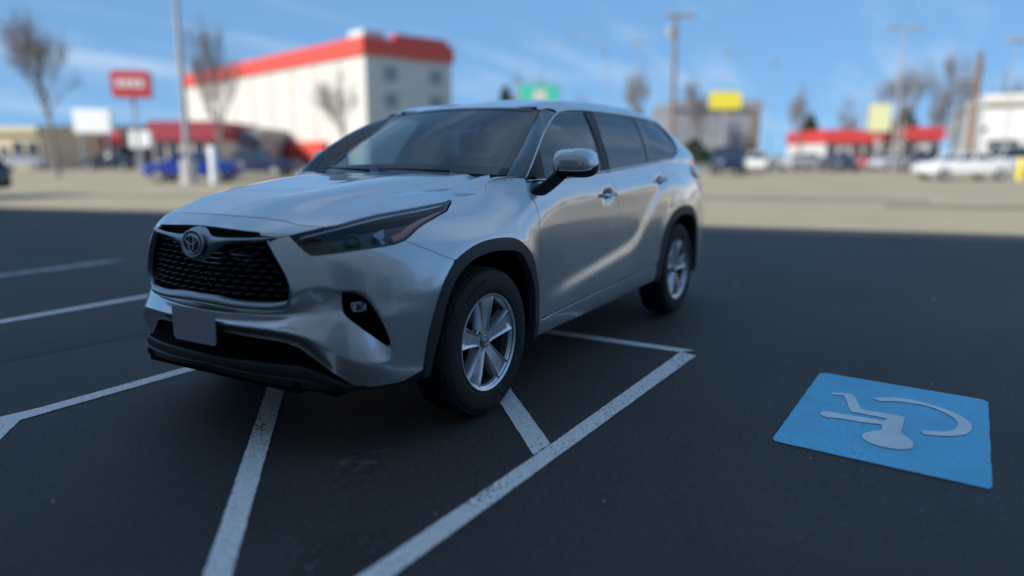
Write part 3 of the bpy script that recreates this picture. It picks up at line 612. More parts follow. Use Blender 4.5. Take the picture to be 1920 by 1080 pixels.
shop('cream_shop',-60,76,72,238,250,'cream_stucco','cream_stucco','cream stucco shop at the far left edge with a flat parapet','shop',nwin=4)
shop('brown_shop',80,302,86,236,256,'brown_brick','dark_roof','long low brown shop with a dark roof band between cream shop and red-fronted shop','shop',nwin=7)
o,W,zt,zb=shop('red_front_shop',288,412,78,227,263,'beige_wall','dark_red','low shop with a deep maroon fascia left of the storage block','shop',nwin=4)
shop('grey_garage',414,492,84,240,262,'grey_block','grey_block','small grey flat-roofed garage in front of the storage block','garage',nwin=2)
o,W,zt,zb=shop('grey_office',1262,1420,98,188,205,'grey_block','grey_block','two-storey grey office block behind the yellow sign','office block',nwin=5,depth=16)
for i in range(5):
    f_=o.part('window_frame',MB().box((1.4+i*2.15,-.03,5.0),(1.5,.1,1.5)),'steel_grey'); o.part('window_pane',MB().box((1.4+i*2.15,-.09,5.0),(1.3,.04,1.3)),'window_hazy',f_)
o.part('brick_edge',MB().box((W-.6,-.2,3.6),(1.2,.5,7.1)),'brown_brick')
shop('red_roof_shop',1545,1640,88,243,268,'white_wall','red_roof','low white shop with bright red fascia left of the pale yellow sign','shop',nwin=3)
shop('red_roof_shop',1688,1762,90,238,262,'white_wall','red_roof','small white shop with bright red fascia right of the pale yellow sign','shop',nwin=2)
o,W,zt,zb=shop('white_store',1836,2900,64,178,196,'white_wall','white_wall','long white store with a plain parapet at the right edge','store',nwin=14,depth=20,yaw=-24)
o.part('trim_stripe',MB().box((W/2,-.58,zb+.25),(W,.06,.35)),'beige_wall')
shop('tan_shop',2550,3900,40,200,222,'beige_wall','white_wall','long tan shop row beyond the right edge of the picture','shop',nwin=12,depth=14,yaw=-38)
# awning on the brown shop
aw=At('red_awning',gx(166,84),84,0,label='bright red shop awning on the brown shop, left of the round white sign',cat='awning')
Wd=gx(231,84)-gx(166,84)
aw.part('canopy',MB().add([(0,0,gz(246,84)),(Wd,0,gz(246,84)),(Wd,-1.4,gz(268,84)),(0,-1.4,gz(268,84)),(0,-1.4,gz(273,84)),(Wd,-1.4,gz(273,84)),(0,0,gz(273,84)),(Wd,0,gz(273,84))],[(0,1,2,3),(3,2,5,4),(0,3,4,6),(1,7,5,2)]),'awning_red')
# ---- signs
def pole_sign(name,px0,px1,f,y0,y1,panel_m,label,cat,pole_m='steel_grey',depth=.8,pr=.12,rounded=.3,marks=(),mark_m='sign_white',yaw=0,npole=1):
    r0,r1=gx(px0,f),gx(px1,f); W=r1-r0; zt,zb=gz(y0,f),gz(y1,f); o=At(name,(r0+r1)/2,f,yaw,label=label,cat=cat)
    for k in range(npole):
        x=0 if npole==1 else (-W*.35 if k==0 else W*.35)
        o.part('post',MB().tube([(x,0,0),(x,0,zb+.1)],pr,10),pole_m,angle=40)
    b=o.part('sign_box',MB().box((0,0,(zt+zb)/2),(W,depth,zt-zb)),'steel_grey' if depth>.5 else panel_m,bevel=min(rounded,depth*.45),angle=40)
    q=rr2(W*.96,(zt-zb)*.94,rounded)
    n=len(q); o.part('sign_face',MB().add([(x,-depth/2-.05,(zt+zb)/2+z) for x,z in q]+[(x,-depth/2+.02,(zt+zb)/2+z) for x,z in q],[tuple(range(n)),tuple(range(2*n-1,n-1,-1))]+[(i,n+i,n+(i+1)%n,(i+1)%n) for i in range(n)]),panel_m)
    for x,z,w_,h_ in marks: o.part('lettering_bar',MB().box((x*W,-depth/2-.06,(zt+zb)/2+z*(zt-zb)),(w_*W,.03,h_*(zt-zb))),mark_m)
    return o
def rr2(w_,h_,r,n=5):
    r=min(r,w_*.45,h_*.45); o=[]
    for cx,cy,a0 in ((w_/2-r,h_/2-r,0),(-w_/2+r,h_/2-r,90),(-w_/2+r,-h_/2+r,180),(w_/2-r,-h_/2+r,270)):
        for a in np.linspace(a0,a0+90,n): o.append((cx+r*math.cos(R_(a)),cy+r*math.sin(R_(a))))
    return o
pole_sign('red_pole_sign',226,294,58,132,184,'sign_red','rounded red sign with pale lettering on a tall post, left of the storage block','sign',depth=1.1,marks=((-.28,.02,.12,.30),(-.10,.02,.12,.30),(.08,.02,.12,.30),(.26,.02,.12,.30)),yaw=14)
pole_sign('white_billboard',146,216,70,205,250,'sign_white','plain white billboard above the brown shop roof','billboard',depth=.4,rounded=.05,npole=2)
pole_sign('round_sign',246,287,62,245,277,'sign_white','round white sign low in front of the brown shop','sign',depth=.3,rounded=2,pr=.08)
pole_sign('yellow_sign',1323,1384,72,171,206,'sign_yellow','bright yellow box sign on a post by the grey office','sign',depth=.6,rounded=.25)
pole_sign('green_sign',972,1048,80,158,196,'sign_green','green sign with pale centre panel showing above the SUV roof','sign',depth=.6,rounded=.1,marks=((.02,-.1,.30,.6),),mark_m='beige_wall')
pole_sign('pale_yellow_sign',1620,1662,66,194,248,'pale_yellow','tall pale yellow sign between the two red-fronted shops','sign',depth=.6,rounded=.08)
# ---- poles and lamps
def lamp(name,px,f,ytop,label,kind,pm='steel_grey',r=.10,ztop=None,cat='lamp post'):
    zt=ztop or gz(ytop,f); o=At(name,gx(px,f),f,0,label=label,cat=cat)
    o.part('pole',MB().tube([(0,0,0),(0,0,zt*.5),(0,0,zt)],[r*1.25,r,r*.7],10),pm,angle=40)
    if kind=='double':
        for s in (-1,1):
            h=o.part('lamp_head',MB().box((s*.85,0,zt+.05),(.95,.5,.22)),'steel_grey',bevel=.05); o.part('lamp_arm',MB().tube([(0,0,zt-.05),(s*.45,0,zt+.03)],.05,6),pm)
    if kind=='single':
        o.part('lamp_head',MB().box((0,0,zt+.08),(1.5,.6,.28)),'steel_grey',bevel=.06)
    if kind=='arm':
        o.part('lamp_arm',MB().tube([(0,0,zt-.3),(-.5,0,zt+.75),(-1.6,0,zt+1.5),(-3.0,0,zt+1.85)],[.08,.07,.06,.05],8),pm,smooth=True); o.part('lamp_head',MB().box((-3.3,0,zt+1.82),(.9,.35,.18)),'steel_grey',bevel=.05)
    if kind=='cross':
        o.part('cross_arm',MB().box((.3,-.18,zt-.25),(2.4,.14,.18)),pm)
        for x in (-.7,.0,.7,1.3): o.part('insulator',MB().lathe([(0,0),(.06,.02),(.05,.10),(.07,.14),(.03,.24),(0,.26)],axis='Z',n=8,c=(x,-.18,zt-.15)),'concrete')
        o.part('transformer',MB().lathe([(0,0),(.30,.02),(.30,.85),(.1,.95),(0,.96)],axis='Z',n=14,c=(-.42,.05,zt-1.9)),'steel_grey',angle=40)
    if kind=='foot':
        o.part('concrete_footing',MB().lathe([(.36,0),(.36,1.05),(.30,1.12),(0,1.12)],axis='Z',n=18),'concrete',angle=40)
        for s in (-1,1): o.part('lamp_head',MB().box((s*.9,0,zt),(1.0,.5,.22)),'steel_grey',bevel=.05)
    return o
lamp('parking_lamp',352,34,0,'tall grey parking lamp post on a concrete footing left of the SUV','foot',r=.13,ztop=10.6)
lamp('utility_pole',1258,60,24,'wooden utility pole with a cross arm and transformer behind the SUV','cross','wood_pole',r=.19,cat='utility pole')
lamp('street_lamp',1133,72,100,'thin street lamp with a curved arm reaching left above the SUV roof','arm',r=.07)
lamp('parking_lamp',1188,84,80,'thin parking lamp with one flat head left of the utility pole','single',r=.07)
lamp('parking_lamp',1675,56,52,'tall parking lamp with two flat heads over the red-fronted shops','double',r=.09)
lamp('parking_lamp',1882,60,76,'tall parking lamp with one dark flat head near the right edge','single','steel_grey',r=.06)
lamp('parking_lamp',1356,92,100,'faint thin parking lamp post above the yellow sign','single',r=.05)
lamp('chimney_pole',1818,68,98,'thick brown bare post among the trees near the right edge','none','brown_steel',r=.34,cat='post')
lamp('street_lamp',1440,110,118,'very faint distant lamp post right of the grey office','single',r=.06)
# ---- bare trees
def branch(mb,tw,p,d,L,r,depth,rg,spread):
    n=3; pts=[p]; rs=[r]
    for i in range(n):
        d=(d+Vector((rg.gauss(0,.10),rg.gauss(0,.10),rg.gauss(.03,.06)))).normalized(); p=p+d*L/n; pts.append(p); rs.append(r*(1-.38*(i+1)/n))
    (mb if depth>=5 else tw).tube(pts,rs,6 if depth>=5 else 3,cap=False)
    if depth==0: return
    k=rg.choice((2,3,3)) if depth<4 else rg.choice((3,4))
    for j in range(k):
        t=1 if j==0 else rg.uniform(.35,1); q=pts[min(n,max(1,int(round(t*n))))]
        ax=Vector((rg.gauss(0,1),rg.gauss(0,1),rg.gauss(0,.4))).normalized(); nd=(d+ax*spread*rg.uniform(.6,1.25)+Vector((0,0,.06))).normalized()
        branch(mb,tw,q,nd,L*rg.uniform(.62,.84),max(r*rg.uniform(.46,.62),.0085),depth-1,rg,spread)
def tree_mesh(seed,h,spread):
    rg=random.Random(seed); mb=MB(); tw=MB(); branch(mb,tw,Vector((0,0,0)),Vector((0,0,1)),h*.25,h*.022,7,rg,spread)
    return mb,tw
PROTO={}
def tree(px,f,ytop,wpx,label,seed,spread=.55,leaf='bark'):
    h=gz(ytop,f); o=At('bare_tree',gx(px,f),f,seed*67,label=label,cat='tree',group='bare winter trees')
    key=(seed%4,leaf,round(spread,2))
    if key not in PROTO:
        mb,tw=tree_mesh(seed%4*7+3,10,spread); zt=max(v[2] for v in tw.v); wd=max(max(abs(v[0]),abs(v[1])) for v in tw.v)
        a=mb.build('trunk','bark',None,smooth=True); c=tw.build('crown','bark',None); PROTO[key]=(a,c,zt,wd,[1])
        fresh=True
    a,c,zt,wd,used=PROTO[key]
    s=h/zt; w_=wpx/K*f/2; sx=w_/wd
    for q in (a,c):
        d=q if used[0] else q.copy()
        if not used[0]: COL.objects.link(d)
        d.parent=o.o; d.scale=(sx,sx,s)
    used[0]=0
    return o
for a in ((106,46,-8,190,'tallest bare tree, standing alone at the left in front of the cream shop',1),(412,47,14,150,'bare tree rising beside the grey lamp post in front of the storage block',2),(652,70,120,140,'bare tree against the sunlit cream wall of the storage block',3),
 (1000,92,116,120,'bare tree behind the green sign',4),(1203,82,105,90,'bare tree just left of the utility pole',5),(1312,92,130,105,'bare tree rising behind the yellow sign',6),(1500,76,145,105,'lone bare tree right of the grey office',7),
 (1590,98,165,60,'thin distant bare tree left of the pale yellow sign',8),(1692,72,90,150,'broad bare tree behind the two-headed parking lamp',9),(1785,74,66,115,'tall bare tree just left of the thick brown post',10),(1864,74,118,90,'bare tree just left of the white store corner',11),(930,88,170,70,'low bare tree left of the green sign',12),(1080,96,165,60,'low bare tree right of the green sign',13),(1745,95,150,80,'low bare tree between the double lamp and the brown post',14)):
    tree(*a,spread=.62 if a[0]<700 else .7)
# evergreen and hedges
def bushy(name,px,f,ytop,wpx,label,cat,seed):
    h=gz(ytop,f); w_=wpx/K*f; rg=random.Random(seed); o=At(name,gx(px,f),f,0,label=label,cat=cat); mb=MB()
    for i in range(1500):
        t=rg.random()**.8; z=h*(.12+.88*t); rad=w_/2*(1-t)**.7*(.55+.45*rg.random())+.1; a=rg.uniform(0,6.283); c=Vector((rad*math.cos(a),rad*math.sin(a),z)); s=rg.uniform(.12,.3)
        u=Vector((rg.gauss(0,1),rg.gauss(0,1),rg.gauss(0,1))).normalized()*s; v=Vector((rg.gauss(0,1),rg.gauss(0,1),rg.gauss(0,1))).normalized()*s
        mb.add([c-u,c+v,c+u,c-v],[(0,1,2,3)])
    o.part('crown',mb,'leaf_dark'); o.part('trunk',MB().tube([(0,0,0),(0,0,h*.8)],[.16,.05],7),'bark')
bushy('evergreen',948,86,162,62,'dark evergreen left of the green sign','tree',3); bushy('evergreen',1195,90,205,50,'squat dark evergreen below the bare tree left of the utility pole','tree',5); bushy('shrub',1300,84,262,80,'low dark shrub at the foot of the grey office','shrub',8)
bushy('shrub',1225,70,272,60,'low dark shrub at the foot of the utility pole','shrub',9); bushy('evergreen',1515,100,215,60,'dark evergreen behind the lone bare tree','tree',10); bushy('evergreen',1690,92,200,90,'wide dark evergreen behind the two-headed lamp','tree',12)
# ---- parked vehicles
def vehicle(name,px,f,yaw,L,W,H,paint,label,cat='car',kind='sedan',group='vehicles parked in the background'):
    o=At(name,gx(px,f),f,yaw,label=label,cat=cat,group=group)
    # x along the length (nose at -x), side profile as stations: x, z_low, z_belt, half width
    if kind=='sedan': st=[(-.5,.34,.50,.62),(-.47,.24,.60,.80),(-.40,.22,.66,.90),(-.22,.22,.72,.97),(0,.22,.74,1),(.2,.22,.75,1),(.38,.22,.74,.95),(.46,.24,.70,.86),(.5,.34,.60,.70)]; gh=[(-.24,.0),(-.09,1),(.14,1),(.33,.0)]
    elif kind=='suv': st=[(-.5,.30,.52,.68),(-.47,.22,.60,.84),(-.38,.20,.62,.94),(-.25,.20,.64,.98),(0,.20,.65,1),(.3,.20,.66,1),(.45,.20,.66,.95),(.49,.22,.62,.88),(.5,.30,.58,.80)]; gh=[(-.28,.0),(-.15,1),(.38,1),(.48,.0)]
    elif kind=='van': st=[(-.5,.26,.44,.74),(-.48,.18,.50,.88),(-.40,.17,.54,.96),(-.2,.17,.56,1),(.2,.17,.56,1),(.46,.17,.56,1),(.5,.2,.54,.94)]; gh=[(-.42,.0),(-.28,1),(.46,1),(.495,.0)]
    else: st=[(-.5,.30,.50,.74),(-.47,.22,.58,.90),(-.36,.20,.60,.97),(-.2,.20,.62,1),(.0,.20,.62,1),(.1,.20,.62,1),(.3,.20,.62,1),(.48,.20,.61,.98),(.5,.28,.58,.92)]; gh=[(-.24,.0),(-.13,1),(.08,1),(.12,.0)]
    rows=[]
    for x,zl,zb,hw in st:
        y=W/2*hw; rows.append([(x*L,-y*.90,zl*H),(x*L,-y,zl*H+.12),(x*L,-y,(zl+zb)*.5*H),(x*L,-y*.96,zb*H-.05),(x*L,-y*.86,zb*H),(x*L,y*.86,zb*H),(x*L,y*.96,zb*H-.05),(x*L,y,(zl+zb)*.5*H),(x*L,y,zl*H+.12),(x*L,y*.90,zl*H)])
    mb=MB().grid(rows,closed=True); n=len(rows); mb.add(rows[0],[tuple(range(10))]); mb.add(rows[-1],[tuple(range(10))])
    body=o.part('body',mb,paint,angle=35)
    zb=.70*H if kind=='sedan' else (.54*H if kind=='van' else .62*H); y0=W/2*.86; y1=W/2*.70
    gl=[[(x*L,-(y0 if k==0 else y1),zb-.06 if k==0 else H-.05),(x*L,(y0 if k==0 else y1),zb-.06 if k==0 else H-.05)] for x,k in gh]
    (xa,_),(xb,_),(xc,_),(xd,_)=gh
    v=[(xa*L,-y0,zb-.03),(xa*L,y0,zb-.03),(xb*L,y1,H-.04),(xb*L,-y1,H-.04),(xc*L,y1,H-.04),(xc*L,-y1,H-.04),(xd*L,y0,zb-.03),(xd*L,-y0,zb-.03)]
    o.part('cabin_glass',MB().add(v,[(0,1,2,3),(3,2,4,5),(5,4,6,7),(0,3,5,7),(1,6,4,2)]),'window_dark')
    o.part('roof',MB().box(((xb+xc)/2*L,0,H-.02),((xc-xb)*L+.12,y1*2+.06,.07)),paint,bevel=.03,seg=2,angle=40)
    for s in (-1,1):
        for (xp,xq) in (((xa,xb)),((xd,xc))):
            o.part('pillar',MB().tube([(xp*L,s*(y0+.01),zb-.02),(xq*L,s*(y1+.01),H-.04)],.045,5),paint)
        xm=(xb+xc)/2*L
        o.part('pillar',MB().tube([(xm,s*(y0+.01),zb-.02),(xm,s*(y1+.01),H-.04)],.045,5),paint)
    wr=.33 if kind in('sedan',) else .38
    for x in (-.31,.30):
        for s in (-1,1):
            t=o.part('wheel',MB().lathe([(0,-.11),(wr*.62,-.11),(wr*.94,-.10),(wr,-.05),(wr,.05),(wr*.94,.10),(wr*.62,.11),(0,.11)],n=20,c=(x*L,s*(W/2-.09),wr)),'rubber',angle=40)
            o.part('rim',MB().lathe([(0,-.115),(wr*.6,-.118),(wr*.6,.118),(0,.115)],n=16,c=(x*L,s*(W/2-.09),wr)),'alloy',t,angle=40)
    for s in (-1,1):
        o.part('headlight',MB().box((-.478*L,s*W*.34,.50*H),(.10,.34,.14)),'headlamp',bevel=.03)
        o.part('tail_light',MB().box((.492*L,s*W*.36,.55*H),(.08,.26,.16)),'red_lens',bevel=.02)
    if kind=='pickup':
        o.part('cargo_bed',MB().box((.31*L,0,.615*H),(.36*L,W*.80,.05)),'dark_void')
    return o
vehicle('parked_car',362,37,4,4.6,1.8,1.43,'car_blue','bright blue saloon parked side-on behind the concrete lamp footing')
vehicle('pickup_truck',478,45,-6,5.3,1.9,1.75,'car_navy','dark navy pickup truck parked right of the blue saloon','truck','pickup')
vehicle('parked_car',-168,21.5,58,4.5,1.85,1.55,'car_teal','dark teal car cut off by the left edge of the picture','car','suv')
vehicle('parked_car',1808,40,3,5.0,1.85,1.45,'car_white','white saloon parked side-on near the right edge')
vehicle('parked_van',1905,54,10,5.2,2.0,2.0,'car_white','white van parked behind the white saloon at the right edge','van','van')
vehicle('parked_car',1365,50,82,4.6,1.85,1.85,'car_navy','dark navy tall car seen end-on below the yellow sign','car','suv')
vehicle('parked_car',1422,62,70,4.6,1.85,1.6,'car_white','white car seen end-on right of the navy tall car','car','suv')
vehicle('parked_car',1508,64,20,4.4,1.85,1.5,'car_silver','silver car parked below the lone bare tree')
vehicle('parked_car',1573,60,84,4.6,1.85,1.5,'car_dark','black car seen end-on below the left red-fronted shop')
vehicle('parked_car',1622,68,76,4.5,1.8,1.5,'car_red','red car seen end-on below the pale yellow sign')
vehicle('parked_car',1672,62,30,4.5,1.85,1.5,'car_silver','silver car parked below the two-headed parking lamp')
vehicle('parked_car',1722,64,84,4.6,1.85,1.6,'car_dark','dark car seen end-on below the right red-fronted shop','car','suv')
vehicle('parked_car',205,66,10,4.5,1.8,1.5,'car_dark','dark car parked in front of the red awning')
vehicle('parked_car',40,68,8,4.5,1.8,1.5,'car_silver','silver car parked in front of the cream shop')
def bollard(px,f,label,h=1.2,m='bollard_yellow',r=.13):
    o=At('bollard',gx(px,f),f,0,label=label,cat='bollard'); o.part('post',MB().lathe([(r,0),(r,h-.06),(r*.75,h-.01),(0,h)],axis='Z',n=16),m,angle=50); o.part('collar',MB().lathe([(r+.03,0),(r+.03,.06),(r,.08)],axis='Z',n=16),'concrete',angle=50)
bollard(1916,38,'yellow steel bollard at the right edge before the white van'); bollard(398,33.5,'white steel post just right of the concrete lamp footing',1.75,'sign_white',.16)
bollard(2140,24,'yellow steel bollard standing beyond the right edge of the picture',1.3); bollard(2420,22,'yellow steel bollard beside the tan shop row',1.3)
# ================================================================ the SUV
PS=build_surface(); LIFT=lift_factory(PS)
CAR=empty('suv',(-1.42,0,0),label='silver three-row SUV parked across the hatched bay, facing the left foreground',cat='car')
def on(s,z,push=0.0): return LIFT(np.array([[s,z]]),push)[0][0]
def onp(pts,push=0.0): return LIFT(np.asarray(pts,float),push)[0]
def mir(p): return [(-a,b) for a,b in reversed([tuple(q) for q in p])]
def belt(s): return float(np.interp(abs(s),sg,BELT))
def rail(s): return float(np.interp(abs(s),sg,RAIL))
def xz(p): return [(s_of(X=x),z) for x,z in p]
FRO=[(.455,.30),(.444,.41),(.425,.51),(.38,.65),(.338,.735),(.26,.818),(.18,.857),(.07,.885),(-.05,.894),(-.16,.889),(-.245,.87),(-.337,.818),(-.405,.753),(-.45,.66),(-.485,.557),(-.49,.41),(-.485,.29)]
FRI=[(.418,.30),(.412,.365),(.38,.487),(.335,.643),(.272,.741),(.195,.796),(.085,.827),(-.038,.836),(-.143,.828),(-.236,.812),(-.302,.768),(-.364,.696),(-.42,.60),(-.44,.47),(-.442,.36),(-.44,.29)]
RRO=[(-2.325,.34),(-2.335,.45),(-2.375,.52),(-2.408,.647),(-2.473,.762),(-2.59,.845),(-2.72,.887),(-2.90,.898),(-3.075,.870),(-3.19,.804),(-3.27,.70),(-3.31,.57),(-3.325,.45),(-3.325,.30)]
RRI=[(-2.385,.34),(-2.40,.45),(-2.452,.586),(-2.50,.705),(-2.595,.777),(-2.755,.825),(-2.935,.827),(-3.09,.80),(-3.18,.723),(-3.23,.60),(-3.25,.45),(-3.25,.30)]
fo,fi,ro,ri=[crv(xz(p),.02) for p in (FRO,FRI,RRO,RRI)]
# --- traced outlines on the (along-body, height) sheet
HEADL=[(.503,.963),(.575,.979),(.666,.997),(.806,1.021),(.978,1.043),(1.248,1.064),(1.524,1.086),(1.487,1.069),(1.448,1.054),(1.405,1.037),(1.318,1.019),(1.229,.998),(1.176,.983),(1.133,.967),(1.091,.947),(1.05,.929),(1.001,.917),(.957,.912),(.814,.901),(.717,.891),(.635,.883),(.619,.882),(.605,.885),(.578,.90),(.553,.921)]
POCK=crv([(.739,.723),(.775,.720),(.82,.706),(.853,.675),(.888,.62),(.916,.559),(.938,.477),(.92,.483),(.875,.518),(.819,.564),(.75,.625),(.738,.645),(.736,.684)],.012,True)
SURO=[(.452,.953),(.414,.935),(.458,.872),(.507,.79),(.520,.733),(.511,.699),(.487,.652),(.465,.650),(.294,.649),(.116,.653),(0,.656)]
def sym(half):
    """half runs from the centre line out and back to the centre line"""
    h=[tuple(p) for p in half]; return h+[(-a,b) for a,b in reversed(h) if abs(a)>1e-6]
def cut(c,lo=None,hi=None):
    c=np.asarray(c); k=np.ones(len(c),bool)
    if lo is not None: k&=c[:,1]>lo
    if hi is not None: k&=c[:,1]<hi
    return [tuple(p) for p in c[k]]
i_top=int(np.argmin(np.hypot(fo[:,0]-1.292,fo[:,1]-.824)))
fo_front=[tuple(p) for p in fo[2:i_top]]
seam=[(1.292,.824),(1.153,.886),(1.05,.929)]
lowH=HEADL[15:][::1]+[HEADL[0]]       # headlight lower edge, from the outer seam in to the inner tip
half=[(0,.518),(.138,.514),(.315,.510),(.469,.499),(.537,.475),(.64,.406),(.718,.350),(.80,.298),(.90,.298),(1.0,.304)]+fo_front+seam+lowH[1:]+SURO
BUMP=panel('front_bumper',sym(half),LIFT,'silver_paint',CAR,holes=[POCK,np.array(mir(POCK))],sp=.011,gap=.0015)
half=[(0,.990),(.1,.988),(.224,.982),(.361,.975),(.372,.962),(.452,.955),(.503,.963),(.575,.979),(.666,.998)]+[(.605,.999),(.548,1.003),(.497,1.013),(.446,1.022),(.389,1.028),(.227,1.036),(0,1.039)]
panel('grille_header_panel',sym(half),LIFT,'silver_paint',CAR,sp=.012)
# --- fenders, doors, rockers, quarters on both flanks
HS=[(1.524,1.086),(1.648,1.095),(1.741,1.106),(1.776,1.114),(1.821,1.132),(1.876,1.172)]
D1=[(2.047,1.160),(2.033,1.082),(2.056,1.036),(2.066,.934),(2.078,.694),(2.100,.40)]
D2=[(3.062,1.192),(3.090,1.122),(3.130,1.05),(3.155,.988),(3.165,.776),(3.140,.452)]
D3=[(4.02,1.25),(4.05,1.17),(4.06,1.08),(4.03,.98),(3.97,.86),(3.905,.74),(3.885,.62),(3.88,.485)]
fo_rear=[tuple(p) for p in fo[i_top+1:]]
FEN=[tuple(p) for p in HEADL[6:16]]+[(1.153,.886),(1.292,.824)]+fo_rear+[(2.01,.293),(2.108,.300),(2.104,.39)]+list(reversed(D1))[1:]+[(2.047,1.178),(1.96,1.184)]+list(reversed(HS))[:-1]
def beltpts(a,b,n=14,dz=-.004): return [(s,belt(s)+dz) for s in np.linspace(a,b,n)]
sill=[(2.104,.394),(2.180,.400),(2.669,.427),(3.140,.447)]
FD=list(D1)+sill[1:]+list(reversed(D2))[1:]+list(reversed(beltpts(2.047,3.062)))[1:-1]
sill2=[(3.140,.447),(3.5,.463),(3.88,.487)]
RD=list(D2)+sill2[1:]+list(reversed(D3))[1:]+list(reversed(beltpts(3.062,4.02)))[1:-1]
ROCK=[(2.108,.386),(2.180,.393),(2.669,.420),(3.140,.440),(3.5,.456),(3.885,.480),(3.888,.40),(3.85,.36),(3.5,.345),(3.116,.326),(2.6,.312),(2.112,.296)]
ro_=[tuple(p) for p in ro if p[1]>.36]
TL=crv([(4.79,1.165),(4.82,1.198),(4.95,1.205),(5.15,1.20),(5.45,1.195),(5.45,1.10),(5.2,1.095),(5.0,1.105),(4.86,1.128)],.02,True)
sD=s_of(X=-3.2); s_end=5.50
QTR=[tuple(p) for p in D3]+[p for p in ro_ if p[1]>.486 and p[0]<4.2]+[p for p in ro_ if p[0]>=4.2 and p[1]>.70]+[(4.87,.69),(5.1,.70),(s_end,.70),(s_end,belt(s_end)),(5.35,1.40),(5.25,1.50),(5.15,rail(5.15)-.005),(5.0,rail(5.0)-.005),(sD,rail(sD)-.005),(sD,1.60),(4.44,1.572),(4.50,1.55),(4.562,1.510),(4.597,1.447),(4.590,1.39),(4.55,1.342),(4.48,1.312),(4.377,1.284),(4.2,1.268)]
RB=[(SMAX,.32),(5.2,.33),(4.90,.37)]+[p for p in ro_ if p[0]>4.4 and p[1]<.69][::-1]+[(4.87,.688),(5.1,.692),(5.5,.692),(SMAX,.692)]
def side(sgn):
    f=(lambda p:p) if sgn>0 else mir
    panel('fender',f(FEN),LIFT,'silver_paint',CAR,sp=.016)
    d=panel('front_door',f(FD),LIFT,'silver_paint',CAR,sp=.0125)
    e=panel('rear_door',f(RD),LIFT,'silver_paint',CAR,sp=.0125)
    panel('rocker_panel',f(ROCK),LIFT,'silver_paint',CAR,sp=.02,gap=.001)
    q=panel('quarter_panel',f(QTR),LIFT,'silver_paint',CAR,holes=[np.array(f(list(TL)))],sp=.022)
    panel('tail_lamp',f(list(inset(np.array(TL),.003))),lambda uv,push=0.0:LIFT(uv,np.asarray(push)+.030*np.clip(1-((np.abs(np.asarray(uv)[:,0])-5.12)/.36)**2,0,1)*np.clip(1-((np.asarray(uv)[:,1]-1.15)/.075)**2,0,1)),'red_lens',CAR,sp=.016,gap=0)
    # black wheel-arch cladding, standing proud of the flank
    for o_,i_ in ((fo,fi),(ro,ri)):
        ring=[tuple(p) for p in o_]+[tuple(p) for p in i_[::-1]]
        panel('arch_cladding',f(ring),LIFT,'black_cladding',CAR,sp=.016,push=.009,gap=0,depth=.05)
    # door handles: a bar bridging a shallow cup
    for door,s0,s1,z0,z1 in ((d,2.868,3.085,1.045,1.052),(e,3.855,4.055,1.109,1.119)):
        rows=[]
        for t in np.linspace(0,1,15):
            s_=s0+(s1-s0)*t; z_=z0+(z1-z0)*t; k=(1-abs(2*t-1)**5); pu=.008+.028*k**.6
            row=[]
            for a in np.linspace(0,2*math.pi,10,endpoint=False): row.append(on(s_,z_+.0165*math.sin(a)*(.55+.45*k),pu+.009*math.cos(a)))
            rows.append([(p[0],p[1]*sgn,p[2]) for p in row])
        MB().grid(rows,closed=True).build('door_handle','silver_paint',door,smooth=True,world=True)
    return d,e
doors={s:side(s) for s in (1,-1)}
def RLIFT(uv,push=0.0):
    uv=np.asarray(uv,float); q=np.column_stack([np.minimum(uv[:,0],2*SMAX-uv[:,0]),uv[:,1]]); sg2=np.where(uv[:,0]>SMAX,-1.,1.)
    p,n=LIFT(q,push); p=p.copy(); n=n.copy(); p[:,1]*=sg2; n[:,1]*=sg2; return p,n
def rsym(h): return h+[(2*SMAX-a,b) for a,b in reversed(h) if a<SMAX-1e-6]
panel('rear_bumper',rsym(RB),RLIFT,'silver_paint',CAR,sp=.03)
tgt=panel('tailgate',rsym([(SMAX,.70),(5.505,.70),(5.505,1.275),(SMAX,1.275)]),RLIFT,'silver_paint',CAR,sp=.03)
panel('rear_window',rsym([(SMAX,1.285),(5.53,1.285),(5.45,1.44),(5.36,1.50),(SMAX,1.515)]),RLIFT,'privacy_glass',CAR,sp=.03)
panel('rear_spoiler',rsym([(SMAX,1.522),(5.36,1.508),(5.26,1.52),(5.17,1.55),(SMAX,1.55)]),RLIFT,'silver_paint',CAR,sp=.02,push=.012,depth=.03)
# --- dark inner shell that closes every gap
SL=[(.52,.26),(.52,.97)]
def liner(f):
    ci=lambda arcp,g: inset(np.array([tuple(p) for p in arcp]),-g)
    o=[(1.15,.30),(1.15,.80)]
    poly=[tuple(p) for p in fo[3:]][:]
    P_=[(1.32,.80)]+[tuple(p) for p in fo[i_top+1:]]+[(2.2,.30),(3.85,.36)]+[tuple(p) for p in ro if p[1]>.36]+[(5.0,.36),(SMAX,.36),(SMAX,1.24),(4.6,1.25),(3.5,1.19),(2.3,1.10),(2.06,1.02),(1.85,.99),(1.6,.96),(1.42,.92)]
    panel('inner_shell',f(P_),LIFT,'dark_void',CAR,sp=.05,push=-.030,gap=0,flange=False)
liner(lambda p:p); liner(mir)
